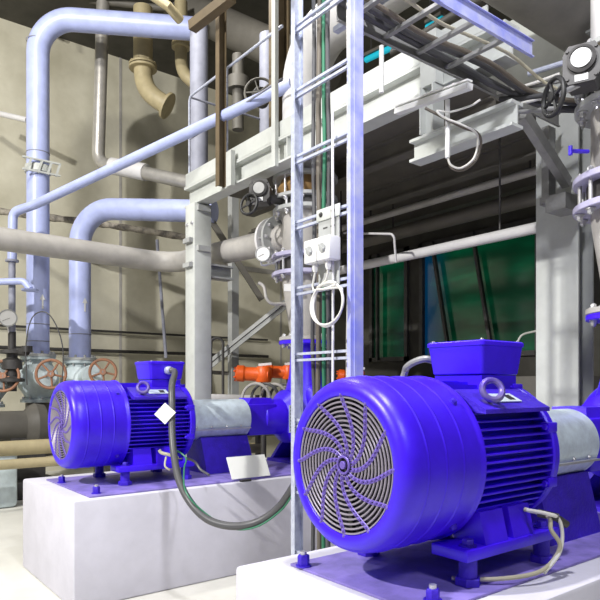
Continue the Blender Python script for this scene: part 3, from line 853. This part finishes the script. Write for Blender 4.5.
obj('cable_loop', bm, 'cable_pale', label='white cable loop hanging under the tray', cat='cable')
bm = B()
sweep(bm, smooth_path([at(447.5, 158, 3.97), at(452, 168, 3.97), at(463, 170, 3.97), at(476, 160, 3.97), at(481, 142, 3.97), at(476, 132, 3.92), at(462, 127, 3.92), at(425, 108, 3.92)], 6), .009, 8)
obj('cable_loop', bm, 'cable_brown', label='darker cable looping beside the white one under the tray', cat='cable')
# conduits running right from tray end
CD = [(492, 112, 556, 108, .014, 'tray', 'lowest steel conduit running right from the tray end'), (498, 108, 568, 90, .011, 'cable_pale', 'pale conduit lowest of the right hand bundle'),
      (500, 99, 562, 92, .017, 'cable', 'thick black cable running right behind the black handwheel'), (497, 93, 560, 74, .011, 'cable_pale', 'upper pale conduit sloping to the gearbox'),
      (505, 88, 566, 80, .013, 'tray', 'upper steel conduit running right toward the gearbox'), (528, 74, 612, 44, .018, 'galv', 'topmost pale strut sloping up past the gearbox')]
for k, (u0, v0, u1, v1, r, m, lb) in enumerate(CD):
    bm = B(); sweep(bm, smooth_path([at(u0, v0, 4.25), at((u0 + u1) / 2, (v0 + v1) / 2 + 1.5, 4.1), at(u1, v1, 3.98)], 5), r, 10)
    obj('conduit', bm, m, label=lb, cat='conduit', group='conduits right of the tray')
bm = B(); a = at(524, 147, 3.95); b = at(537, 147, 3.9)
cyl(bm, at(570, 151, 3.70), at(588, 151.5, 3.78), .012, 10); cyl(bm, at(570.5, 146, 3.70), at(570.5, 155, 3.70), .012, 10)
obj('handle', bm, 'violet', label='small violet handle on the white pipe at the right', cat='handle')

# ================================================================== LONG SLOPING PIPE
bm = B(); 
pa = at(12, 262, 8.4); pb = at(13, 212, 8.4); pc = at(34, 205, 8.35); pd = at(292, 84, 6.15)
sweep(bm, bends([pa, pb, pc, pd], .12, 6), .060, 20)
o = obj('pipe', bm, 'lilac_pipe', label='long thin white pipe sloping up from the left to the riser', cat='pipe')
bm = B(); q = at(12, 340, 8.4); cyl(bm, q, pa, .045, 16); disc(bm, pa, (0, 0, 1), .085, .03); obj('lower_section', bm, 'dull_pipe', o)

# ================================================================== LEFT PIPES
YA = 9.5
pA = atY(38, 360, YA)
bm = B()
sweep(bm, bends([(pA.x, YA, 1.90), (pA.x, YA, at(38, 17, 9.07).z), at(196, 29, 9.05)], .48, 12), .158, 32)
o = obj('riser_pipe', bm, 'lilac_pipe', label='tall lilac riser pipe at far left with an elbow near the ceiling', cat='pipe')
for v in (42, 154, 325, 342): bm = B(); lathe(bm, [(.157, 0), (.163, .004), (.163, .012), (.157, .016), (.157, 0)], (pA.x, YA, at(38, v, 9.07).z), (0, 0, 1), 32); obj('weld_seam', bm, 'dull_pipe', o)
bm = B(); disc(bm, (pA.x, YA, 1.86), (0, 0, 1), .25, .04, seg=32); bolt_ring(bm, (pA.x, YA, 1.90), (0, 0, 1), .21, 10, .018, .03); obj('bottom_flange', bm, 'steel_grey', o)
zc = at(38, 170, 9.07).z
t = thing('pipe_clamp', 'white steel pipe clamp around the tall lilac riser', 'clamp', (pA.x, YA, zc))
bm = B(); lathe(bm, [(.158, -.05), (.18, -.05), (.18, .05), (.158, .05), (.158, -.05)], (pA.x, YA, zc), (0, 0, 1), 32); obj('band', bm, 'steel', t)
bm = B()
for dz in (-.08, .09):
    box(bm, pA.x - .26, pA.x + .26, YA - .20, YA - .17, zc + dz - .012, zc + dz + .012)
for dx in (-.2, -.05, .08, .2): bar(bm, (pA.x + dx, YA - .185, zc - .1), (pA.x + dx + .06, YA - .185, zc + .1), .03, .02)
obj('brace', bm, 'steel', t)

pB = atY(80, 360, YA)
bm = B()
e2 = at(186, 209, 9.0)
sweep(bm, bends([(pB.x, YA, 1.86), (pB.x, YA, at(80, 205, 9.27).z), e2 + V(.3, -.3, -.05)], .50, 12), .160, 32)
o = obj('riser_pipe', bm, 'lilac_pipe', label='shorter lilac riser pipe bending right behind the thick grey pipe', cat='pipe')
for v in (248, 335): bm = B(); lathe(bm, [(.159, 0), (.165, .004), (.165, .012), (.159, .016), (.159, 0)], (pB.x, YA, atY(80, v, YA).z), (0, 0, 1), 32); obj('weld_seam', bm, 'dull_pipe', o)
bm = B(); disc(bm, (pB.x, YA, 1.82), (0, 0, 1), .25, .04, seg=32); bolt_ring(bm, (pB.x, YA, 1.86), (0, 0, 1), .21, 10, .018, .03); obj('bottom_flange', bm, 'steel_grey', o)
# stickers (flow marks) on the risers
for par, pp_, rr in ((COL.objects['riser_pipe'], pA, .158), (COL.objects['riser_pipe.001'], pB, .160)):
    n = V(.12, -1, 0).normalized(); sd_ = V(1, .12, 0)
    bm = B(); z0 = at(41, 303, 9.1).z; c = V(pp_.x, YA, z0) + n * (rr + .001)
    def q(a, b): return c + sd_ * a + V(0, 0, b)
    prism(bm, [q(-.012, -.10), q(.012, -.10), q(.012, .03), q(.04, .03), q(0, .11), q(-.04, .03), q(-.012, .03)], n * .004)
    obj('flow_arrow', bm, 'white', par, label='white flow arrow mark')

# grey vertical pipe + elbow to the right
bm = B()
D1 = 9.9
sweep(bm, bends([at(103, 3, D1), at(98, 163, D1), at(200, 185, 9.2)], .22, 8), .10, 24)
obj('pipe', bm, 'silver_pipe', label='grey vertical pipe beside the tall riser turning right above the wall ledge', cat='pipe')
bm = B(); disc(bm, at(145, 172, 9.6), at(200, 185, 9.2) - at(98, 163, D1), .115, .03); cyl(bm, at(112, 166, 9.83), at(146, 172.5, 9.58), .13, 24)
obj('pipe_sleeve', bm, 'pale_pipe', label='pale sleeve around the elbow of the grey vertical pipe', cat='pipe')
# lagged pipe behind
bm = B(); P = [at(-10, 210, 10.0), at(45, 217, 10.0), at(95, 223, 10.05), at(140, 230, 10.1), at(190, 238, 10.2)]
sweep(bm, smooth_path(P, 6), .055, 12, radii=[.055 + .008 * sin(i * 2.1) for i in range(25)])
obj('lagged_pipe', bm, 'lag_pipe', label='thin pipe with cracked lagging behind the thick grey pipe', cat='pipe')
bm = B(); cyl(bm, at(-8, 112, 10.0), at(27, 120, 9.9), .045, 14); obj('pipe', bm, 'pale_pipe', label='short thin pipe entering from the left edge behind the riser', cat='pipe')
bm = B(); sweep(bm, bends([at(-8, 282, 8.3), at(24, 281, 8.3), at(30, 289, 8.3)], .10, 5), .045, 14); disc(bm, at(30, 291, 8.3), (0, 0, 1), .11, .025)
obj('pipe', bm, 'lilac_pipe', label='thin lilac pipe at left edge ending in a small flange', cat='pipe')
# thin wall pipes
bm = B(); cyl(bm, (1.8, YW - .08, at(60, 328, 11).z), (8, YW - .08, at(60, 328, 11).z), .022, 10); obj('wall_conduit', bm, 'iron', label='upper dark conduit fixed low along the wall', cat='conduit')
bm = B(); cyl(bm, (1.8, YW - .1, at(60, 349, 11).z), (8, YW - .1, at(60, 349, 11).z), .032, 10); obj('wall_conduit', bm, 'iron', label='lower dark conduit fixed along the wall above motor', cat='conduit')
bm = B(); cyl(bm, at(157, 240, 11.4), at(166, 358, 11.2), .03, 8); obj('wall_conduit', bm, 'dull_pipe', label='thin vertical conduit on the wall above the far terminal box', cat='conduit')

# ochre elbows hanging from the ceiling
def drop_elbow(u, v0, v1, uo, vo, D, r, label, m='ochre_pipe'):
    top = at(u, v0, D); bot = at(u, v1, D)
    t = thing('drop_pipe', label, 'pipe', tuple(bot))
    bm = B(); cyl(bm, top, bot, r, 28); obj('straight', bm, m, t)
    bm = B(); disc(bm, bot + V(0, 0, -.02), (0, 0, 1), r * 1.45, .035, seg=32); disc(bm, bot + V(0, 0, -.07), (0, 0, 1), r * 1.45, .035, seg=32); bolt_ring(bm, bot + V(0, 0, .015), (0, 0, 1), r * 1.28, 8, .014, .02)
    obj('flange', bm, m, t)
    end = at(uo, vo, D - .1); dr = (RV * .85 + V(0, 0, -.5)).normalized()
    P0 = bot + V(0, 0, -.06); h = (end - P0).length * .42
    P1 = P0 + V(0, 0, -h); P2 = end - dr * h
    pth = [P0 * (1 - q) ** 3 + P1 * 3 * q * (1 - q) ** 2 + P2 * 3 * q * q * (1 - q) + end * q ** 3 for q in [i / 16 for i in range(17)]]
    bm = B(); sweep(bm, pth, r * .95, 28); obj('elbow', bm, m, t)
    bm = B(); disc(bm, end, dr, r * 1.4, .045, seg=32); obj('outlet_flange', bm, m, t)
drop_elbow(143, 8, 65, 166, 105, 9.75, .148, 'beige flanged elbow pipe hanging from ceiling beside the grey vertical pipe')
drop_elbow(181, 2, 44, 196, 84, 9.75, .10, 'smaller beige flanged elbow hanging beside the dull blue pipe')
bm = B(); cyl(bm, at(199, 22, 8.2), at(199, 196, 8.2), .118, 28); obj('riser_pipe', bm, 'dull_pipe', label='dull blue vertical pipe behind the corner of the platform rail', cat='pipe')
bm = B(); cyl(bm, at(168, 0, 10.6), at(330, 75, 8.9), .27, 32); obj('pipe', bm, 'dark_pipe', label='thick dark pipe under the ceiling behind the brown posts', cat='pipe')
bm = B(); sweep(bm, [at(150, -6, 7.8), at(168, 6, 7.8), at(180, 20, 8.0)], .06, 16); obj('pipe', bm, 'ochre_pipe', label='short beige pipe under the ceiling above the flanged elbows', cat='pipe')
bm = B(); bar(bm, at(192, 27, 6.6), at(232, -4, 6.2), .10, .10); obj('brace', bm, 'brown_post', label='brown diagonal steel brace at the top beside the slim brown post', cat='brace')
for k, (u0, v0, u1, v1, D, r, lb) in enumerate(((-10, 0, 92, 18, 10.8, .07, 'thin dark pipe under the ceiling in the top left corner'), (30, -6, 200, 12, 10.2, .05, 'thinner dark pipe under the ceiling over the tall riser elbow'))):
    bm = B(); cyl(bm, at(u0, v0, D), at(u1, v1, D), r, 14); obj('pipe', bm, 'dark_pipe', label=lb, cat='pipe')
for k, (u0, v0, u1, v1, D, r, m, lb) in enumerate(((-10, 8, 60, 33, 11.0, .05, 'dark_pipe', 'dark conduit where wall meets ceiling at the left corner'), (60, 4, 62, 22, 10.4, .03, 'iron', 'thin dark ceiling hanger above the riser elbow'), (172, 36, 200, 18, 9.6, .05, 'ochre_pipe', 'small beige pipe joint beside the smaller flanged elbow'))):
    bm = B(); cyl(bm, at(u0, v0, D), at(u1, v1, D), r, 14); obj('pipe', bm, m, label=lb, cat='pipe')
# equipment on platform level
def small_valve(u, v, D, r, label, m='iron', ax=(-.7, -.7, .1)):
    c = at(u, v, D); t = thing('valve', label, 'valve', tuple(c))
    ax_, a, b = frame(ax)
    bm = B(); lathe(bm, [(0, -.25), (.07, -.25), (.10, -.18), (.10, -.05), (.03, -.03), (.02, .02), (0, .02)], c, ax, 20); obj('body', bm, m, t)
    bm = B(); ring(bm, c, ax, r, r * .10, 32, 8)
    for k in range(5): an = 2 * pi * k / 5; bar(bm, c, c + (a * cos(an) + b * sin(an)) * r, r * .13, r * .08)
    obj('handwheel', bm, 'dark_pipe', t)
    return t
small_valve(259, 92, 7.4, .17, 'dark handwheel valve on the platform behind the sloping pipe')
bm = B(); cyl(bm, at(238, 55, 8.6), at(238, 130, 8.6), .08, 20); bmx = bm; cyl(bm, at(238, 78, 8.6), at(238, 90, 8.6), .15, 20); obj('pipe', bm, 'dark_pipe', label='dark flanged vertical pipe on the platform behind the rail', cat='pipe')
bm = B(); cyl(bm, at(268, 35, 8.0), at(268, 140, 8.0), .11, 20); obj('pipe', bm, 'dull_pipe', label='dull grey vertical pipe on platform left of the brown H post', cat='pipe')
# wall boxes at platform level right (upper background)
bm = B(); cyl(bm, at(395, 55, 6.2), at(520, -20, 5.0), .07, 16); 
obj('pipe', bm, 'dark_pipe', label='dark pipe above the platform beam beside the teal lamps', cat='pipe')
for k, (u0, v0, u1, v1) in enumerate(((366, 60, 393, 47), (427, 28, 443, 19), (456, 13, 486, -2))):
    X = 7.6
    t = thing('tube_lamp', ('teal tube lamp under the ceiling just right of ladder', 'teal tube lamp seen between tray rungs, middle of three', 'teal tube lamp at the top edge, farthest right of three')[k], 'lamp', tuple(atX(u0, v0, X)), 'teal tube lamps')
    bm = B(); cyl(bm, atX(u0, v0, X), atX(u1, v1, X), .05, 12); obj('tube', bm, 'teal', t)
    bm = B(); bar(bm, atX(u0, v0, X) + V(0, 0, .075), atX(u1, v1, X) + V(0, 0, .075), .12, .05); obj('housing', bm, 'dark_pipe', t)
    for q in (.2, .8):
        h = atX(u0, v0, X).lerp(atX(u1, v1, X), q) + V(0, 0, .1); bm = B(); cyl(bm, h, V(h.x, h.y, ZC), .01, 8); obj('hanger', bm, 'iron', t)

# bracing behind column
bm = B(); bar(bm, at(205, 366, 9.2), at(300, 290, 8.6), .07, .05); bar(bm, at(205, 371, 9.2), at(300, 295, 8.6), .02, .06)
obj('diagonal_brace', bm, 'steel_grey', label='grey diagonal brace between column and ladder', cat='brace')
bm = B(); bar(bm, at(212, 222, 9.0), at(262, 300, 9.2), .07, .08); obj('diagonal_brace', bm, 'dark_pipe', label='dark diagonal brace descending below the branch pipe', cat='brace')
bm = B(); a = at(232, 392, 9.3); box(bm, a.x, a.x + .12, a.y, a.y + .12, G, 4.6); obj('steel_post', bm, 'steel_grey', label='thin grey upright between the column and the reducer', cat='post')
bm = B(); bar(bm, at(205, 372, 9.4), at(300, 378, 9.9), .3, .05); obj('shelf_beam', bm, 'dark_pipe', label='low dark beam behind the orange actuators', cat='beam')
bm = B(); h0 = at(211, 338, 8.9); h1 = at(223, 338, 8.9); sweep(bm, bends([V(h0.x, h0.y, G), h0, h1, V(h1.x, h1.y, G)], .08, 4), .02, 8); obj('hoop', bm, 'iron', label='thin dark hoop rail beside the pale column', cat='rail')

# ================================================================== ORANGE ACTUATORS, HOSES
def actuator(u, v, D, label, s=1.0, flip=1):
    c = at(u, v, D); t = thing('actuator', label, 'actuator', tuple(c), 'orange actuators')
    dx = RV * flip
    bm = B()
    lathe(bm, [(0, -.20 * s), (.07 * s, -.20 * s), (.10 * s, -.18 * s), (.10 * s, -.10 * s), (.085 * s, -.08 * s), (.085 * s, .18 * s), (.095 * s, .2 * s), (0, .2 * s)], c, dx + V(0, 0, -.05), 28)
    obj('barrel', bm, 'orange', t)
    bm = B(); lathe(bm, [(0, -.1 * s), (.09 * s, -.1 * s), (.10 * s, -.08 * s), (.10 * s, .06 * s), (.08 * s, .09 * s), (0, .09 * s)], c + dx * .14 * s, (0, 0, 1), 24)
    gcs = obj('gear_case', bm, 'orange', t)
    for k in range(6):
        bm = B(); an = k * pi / 3; hexbolt(bm, c - dx * .20 * s + V(0, 0, cos(an) * .075 * s) + DV * sin(an) * .075 * s, -dx, .012 * s, .015); obj('cover_bolt', bm, 'orange', gcs)
    bm = B(); cyl(bm, c + dx * .14 * s + V(0, 0, -.09 * s), V(*(c + dx * .14 * s).xy, G), .035, 14); obj('stand', bm, 'iron', t)
    bm = B(); bar(bm, c + dx * .08 * s + V(0, 0, .11 * s), c + dx * .24 * s + V(0, 0, .125 * s), .06, .03); obj('indicator_cap', bm, 'white', t, label='white cap')
actuator(252, 374, 7.6, 'bright orange valve actuator with white cap beyond the far pump')
actuator(279, 372, 7.8, 'second orange actuator half hidden by the violet pump neck', .9)
actuator(350, 376, 8.2, 'orange actuator glimpsed between the ladder rails', .8)
for k in range(5):
    bm = B(); c0 = at(256 + k * 9, 398, 7.3 + .1 * k)
    pts = [c0 + RV * (-.16 * cos(a)) + V(0, 0, .17 * sin(a)) + DV * .04 * sin(2 * a) for a in [pi * i / 10 for i in range(-1, 12)]]
    sweep(bm, smooth_path(pts, 3), .018, 8)
    obj('hose', bm, 'cable' if k % 2 else 'grey_pipe', label=('leftmost arched hose', 'second arched hose from the left', 'middle arched hose of five', 'fourth arched hose from the left', 'rightmost arched hose')[k] + ' below the orange actuators', cat='hose', group='arched hoses behind the far pump')
t = thing('pipe_rack', 'low rack with dark pipes behind the far coupling guard', 'pipe rack', (4.6, 7.0, 0))
bm = B()
cyl(bm, at(205, 400, 8.0), at(300, 402, 9.0), .08, 20); obj('thick_pipe', bm, 'pale_pipe', t)
bm = B(); cyl(bm, at(205, 432, 8.0), at(300, 425, 9.0), .12, 20); cyl(bm, at(205, 452, 7.6), at(262, 448, 8.2), .06, 16); obj('dark_pipes', bm, 'dark_pipe', t)
bm = B()
for u in (213, 258, 290): cyl(bm, at(u, 395, 8.3), V(*at(u, 395, 8.3).xy, G), .04, 10)
obj('legs', bm, 'iron', t)
# thin cable arching behind near terminal box
bm = B(); sweep(bm, smooth_path([(2.30, 2.24, .68), (2.28, 2.24, 1.2), at(403, 378, 3.12), at(408, 366, 3.06), at(424, 359, 3.0), (2.37, 1.96, 1.56)], 6),   .017, 10); obj('hose', bm, 'tray', label='grey hose arching behind the foreground terminal box', cat='hose')
bm = B(); sweep(bm, smooth_path([at(515, 352, 6.2), at(521, 336, 6.2), at(536, 331, 6.2)], 6), .01, 8); obj('cable', bm, 'cable_pale', label='thin pale cable between window and white column', cat='cable')
bm = B(); box(bm, 6.3, 6.69, 3.2, 6.6, G, 1.55, bev=.01)
obj('cabinet', bm, 'dark_pipe', label='low dark olive cabinet below the green windows', cat='cabinet')

# ================================================================== LEFT VALVE GROUP
def gate_valve(x, y, zflange, label, wheel_uv, wlabel=None, rw=.19):
    t = thing('gate_valve', label, 'valve', (x, y, zflange - .8))
    bm = B()
    lathe(bm, [(0, 0), (.24, 0), (.24, -.04), (.18, -.06), (.20, -.12), (.27, -.22), (.29, -.32), (.27, -.44), (.20, -.54), (.17, -.60), (.24, -.62), (.24, -.66), (0, -.66)], (x, y, zflange), (0, 0, 1), 40)
    obj('body', bm, 'valve_body', t)
    bm = B(); bolt_ring(bm, (x, y, zflange - .04), (0, 0, -1), .205, 8, .016, .03); bolt_ring(bm, (x, y, zflange - .62), (0, 0, 1), .205, 8, .016, .03); obj('bolts', bm, 'bolt', t)
    c = at(*wheel_uv)
    b0 = V(x, y, zflange - .30)
    bm = B(); ax = (c - b0).normalized(); cyl(bm, b0, b0.lerp(c, .55), .11, 24); disc(bm, b0.lerp(c, .55), ax, .16, .04, seg=24); obj('bonnet', bm, 'valve_body', t)
    bm = B(); cyl(bm, b0.lerp(c, .55), c + ax * .03, .022, 12); obj('stem', bm, 'bolt', t)
    bm = B(); wax = V(-.45, -.88, .08)
    ring(bm, c, wax, rw, .020, 40, 10); wx, a, b = frame(wax)
    for k in range(5):
        an = 2 * pi * k / 5 + .4
        sweep(bm, [c + (a * cos(an) + b * sin(an)) * .03, c - wx * .015 + (a * cos(an) + b * sin(an)) * rw * .5, c + (a * cos(an) + b * sin(an)) * rw], .014, 8)
    cyl(bm, c - wx * .03, c + wx * .03, .045, 16)
    obj('handwheel', bm, 'rust_wheel', t, label='rusty orange handwheel')
    return t
gate_valve(pA.x, YA, 1.86, 'pale gate valve with rusty handwheel under the tall lilac riser', (51, 374, 8.4))
gate_valve(pB.x, YA, 1.82, 'pale gate valve with rusty handwheel under the shorter lilac riser', (103, 372, 8.6), rw=.175)
pC = atY(-14, 360, YA)
gate_valve(pC.x, YA, 1.80, 'gate valve with rusty handwheel cut by the left photo edge', (3, 376, 8.3), rw=.20)
def low_pipe(x, lb, y=YA, z=1.18):
    bm = B(); sweep(bm, bends([(x, y, z), (x, y, .62), (x - .1, y - .0, .62), (x + .9, y, .62)][0:2] + [(x - .75, y, .55)], .3, 8), .17, 28)
    obj('elbow_pipe', bm, 'dark_pipe', label=lb, cat='pipe')
low_pipe(pA.x, 'dark elbow pipe beneath the valve of tall lilac riser', z=1.19)
low_pipe(pB.x, 'dark elbow pipe beneath the valve of shorter lilac riser', z=1.15)
bm = B(); cyl(bm, (pA.x - 1.5, YA - .0, .30), (pB.x + .6, YA, .30), .05, 12); obj('pipe', bm, 'iron', label='thin black pipe low behind the far motor', cat='pipe')
# gauge and black fittings
gc = at(8, 318, 8.25)
gauge(gc, (-.35, -.93, 0), .115, 'blue grey pressure gauge at left edge above the black fittings', [gc + V(.02, .1, -.1), at(12, 345, 8.4)])
t = thing('fitting', 'black ribbed valve fitting at left edge below the gauge', 'valve', tuple(at(12, 395, 8.4)))
bm = B(); lathe(bm, [(0, 0), (.06, 0), (.06, .12), (.16, .13), (.16, .17), (.07, .2), (.07, .28), (.13, .3), (.13, .42), (.07, .45), (.07, .5), (.17, .51), (.17, .55), (.05, .57), (.05, .8), (0, .8)], at(12, 395, 8.4) + V(0, 0, .05), (0, 0, 1), 28); obj('body', bm, 'iron', t)
bm = B(); cyl(bm, at(12, 352, 8.4), at(27, 352, 8.3), .05, 14); cyl(bm, at(27, 352, 8.3), at(27, 346, 8.3), .07, 12); obj('side_port', bm, 'iron', t)
bm = B(); c0 = at(43, 370, 8.1); sweep(bm, smooth_path([at(27, 385, 8.2), at(26, 345, 8.2), at(32, 318, 8.2), at(45, 312, 8.2), at(56, 325, 8.2), at(63, 350, 8.2), at(62, 385, 8.2)], 6), .008, 8)
obj('cable', bm, 'cable', label='thin black cable arching over the valve at left', cat='cable')
# machinery lump behind
t = thing('pump', 'dark small pump on the floor at the left behind the far motor', 'pump', tuple(at(25, 470, 8.8).xy) + (0,))
cx = at(28, 425, 8.6)
bm = B(); lathe(bm, [(0, -.45), (.16, -.45), (.2, -.4), (.2, -.05), (.26, 0), (.30, .08), (.28, .2), (.16, .25), (.14, .4), (0, .4)], cx, (1, 0, 0), 32); obj('casing', bm, 'dark_pipe', t)
bm = B(); box(bm, cx.x - .4, cx.x + .35, cx.y - .3, cx.y + .3, G, .16, bev=.02); box(bm, cx.x - .25, cx.x + .2, cx.y - .12, cx.y + .12, .16, cx.z - .1); obj('pedestal', bm, 'iron', t)
bm = B(); box(bm, *(lambda a: (a.x - .25, a.x + .10, a.y - .2, a.y + .2))(at(6, 445, 7.9)), G, .62, bev=.06); obj('machine_block', bm, 'valve_body', label='pale machine block low at the left photo edge', cat='machine')
# floor pipes along X
for (v, Yp, r, lb) in ((449, 8.35, .095, 'upper beige floor pipe running along the left behind the plinth'), (465, 8.0, .06, 'lower thinner floor pipe running along the left behind the plinth')):
    z = atY(0, v, Yp).z
    bm = B(); cyl(bm, (-1.5, Yp, z), (5.5, Yp, z), r, 24); o = obj('floor_pipe', bm, 'ochre_pipe', label=lb, cat='pipe')
    for x in (1.0, 3.0, 5.0):
        bm = B(); box(bm, x, x + .06, Yp - .05, Yp + .05, G, z - r + .01); obj('support', bm, 'iron', o)

# ================================================================== FAR MOTOR CABLES AND CARDS
def mpt(x, y, z): return V(1.5 + x, 4.93 + y, PZ + z)
t = thing('power_cable', 'thick grey power cable hanging in a loop from the far terminal box', 'cable', (2.0, 4.2, .3))
g0 = mpt(.83, -.165, AZ + .43)
bm = B(); lathe(bm, [(0, 0), (.034, 0), (.034, .03), (.026, .035), (.026, .07), (0, .07)], g0 + V(0, .01, 0), (0, -1, 0), 12); obj('gland', bm, 'galv', t)
bm = B()
cp = [g0 + V(0, -.05, 0), g0 + V(.0, -.12, -.02), at(172, 385, 4.72), at(172, 405, 4.62), at(172, 430, 4.50), at(174, 455, 4.40), at(179, 480, 4.25), at(190, 502, 4.12), at(207, 519, 4.05), at(230, 526, 4.0), at(255, 523, 3.98), at(276, 510, 3.95), at(290, 492, 3.9), at(306, 462, 3.8), at(318, 420, 3.7)]
sweep(bm, smooth_path(cp, 6), .0255, 16); obj('sheath', bm, 'cable', t)
bm = B()
cp2 = [at(176, 450, 4.46), at(186, 458, 4.42), at(184, 470, 4.32), at(186, 492, 4.10), at(205, 513, 4.06), at(232, 528.5, 4.0), at(256, 527, 3.95), at(278, 513, 3.92), at(291, 497, 3.88), at(308, 464, 3.8), at(319, 420, 3.7)]
sweep(bm, smooth_path(cp2, 6), .006, 8); obj('green_wire', bm, 'cable_green', t, label='thin green wire along the cable')
bm = B(); c = at(165, 413.5, 4.50); nn = -DV
a = RV; s = .078
prism(bm, [c + a * s + V(0, 0, .008), c + V(0, 0, s), c - a * s + V(0, 0, -.006), c - V(0, 0, s)], DV * .003)
obj('paper_tag', bm, 'paper', label='white diamond shaped tag tied to the hanging power cable', cat='tag')
bm = B()
sweep(bm, smooth_path([at(159, 450, 4.5), at(162, 453, 4.5), at(170, 455, 4.5), at(178, 458, 4.48)], 5), .012, 8); sweep(bm, smooth_path([at(166, 457, 4.5), at(165, 466, 4.46), at(170, 470, 4.46)], 5), .007, 8)
obj('earth_lead', bm, 'hose', label='short pale earth lead below the far motor beside the power cable', cat='cable')
bm = B(); sweep(bm, smooth_path([at(186, 458, 4.8), at(195, 462, 4.85), at(201, 470, 4.82), at(209, 475, 4.75)], 5), .01, 8); obj('thin_cable', bm, 'cable', label='thin dark lead lying on the far base plate behind power cable', cat='cable')
# card leaning on plinth
bm = B()
q0 = atY(228, 475, 4.26); q1 = atY(267, 473, 4.26)
x0, x1 = q0.x, q1.x
prism(bm, [(x0 + .08, 4.33, .68), (x1 + .08, 4.33, .68), (x1 + .08, 4.42, .85), (x0 + .08, 4.42, .85)], (0, -.006, .004))
cd = obj('card', bm, 'paper', label='blank white card propped on the edge of the far plinth', cat='card')
bm = B(); box(bm, (x0 + x1) / 2 - .05, (x0 + x1) / 2 + .05, 4.285, 4.31, .661, .678); obj('card_clip', bm, 'iron', cd)

# near motor leads
bm = B()
def nm(x, y, z): return V(1.53 + x, 1.785 + y, PZ + z)
sweep(bm, smooth_path([nm(.83, -.30, .255), nm(.84, -.40, .24), nm(.83, -.42, .19), nm(.86, -.44, .13), nm(.83, -.43, .07), nm(.72, -.42, .035), nm(.56, -.34, .022), nm(.45, -.22, .018)], 6), .009, 10)
t = obj('earth_cable', bm, 'hose', label='yellowish earth cable plugged below the foreground motor', cat='cable')
bm = B(); sweep(bm, smooth_path([nm(.80, -.33, .26), nm(.82, -.41, .255), nm(.87, -.43, .23), nm(.88, -.44, .16), nm(.85, -.44, .09), nm(.76, -.43, .03)], 6), .008, 8); obj('second_lead', bm, 'cable_pale', t)
bm = B(); cyl(bm, nm(.83, -.36, .25), nm(.87, -.43, .235), .017, 12); cyl(bm, nm(.89, -.42, .225), nm(.93, -.43, .20), .016, 12); obj('plug', bm, 'iron', t)

# ================================================================== LIGHTS
def area(name, loc, target, size, power, col, sy=None):
    l = bpy.data.lights.new(name, 'AREA'); l.energy = power; l.color = col; l.shape = 'RECTANGLE'; l.size = size; l.size_y = sy or size
    o = bpy.data.objects.new(name, l); COL.objects.link(o); o.location = loc
    o.rotation_euler = (Vector(target) - Vector(loc)).to_track_quat('-Z', 'Y').to_euler(); return o
area('hall_lamp_key', (-5.2, 3.2, 6.8), (2.5, 5, 1), .2, 1100, (1.0, .98, .95))
area('fill_light_left', (0.2, 6.2, 7.3), (2.0, 11.0, 1.5), .4, 170, (1, .97, .9))  # unseen light added to brighten the left wall
area('hall_lamp_near', (1.3, 1.1, 5.0), (2.1, 1.8, .8), .25, 135, (.95, .95, 1.0))
area('fill_light_front', (.5, -1.8, 4.6), (4.4, 2.6, 1.6), .8, 85, (.95, .95, 1.0))  # unseen fill added to lift the column and the near side
area('fill_light_upper', (3.0, 6.4, 7.2), (5.5, 3.6, 4.6), .4, 130, (1, .98, .95))  # unseen light added to brighten the background above the platform
w = bpy.data.worlds.new('hall_air'); sc.world = w; w.use_nodes = True
bg = w.node_tree.nodes['Background']; bg.inputs[0].default_value = (.80, .83, 1.0, 1); bg.inputs[1].default_value = .11

sc.view_settings.view_transform = 'Standard'; sc.view_settings.look = 'None'
sc.view_settings.exposure = 0.0; sc.view_settings.gamma = 1.0; sc.view_settings.use_curve_mapping = False
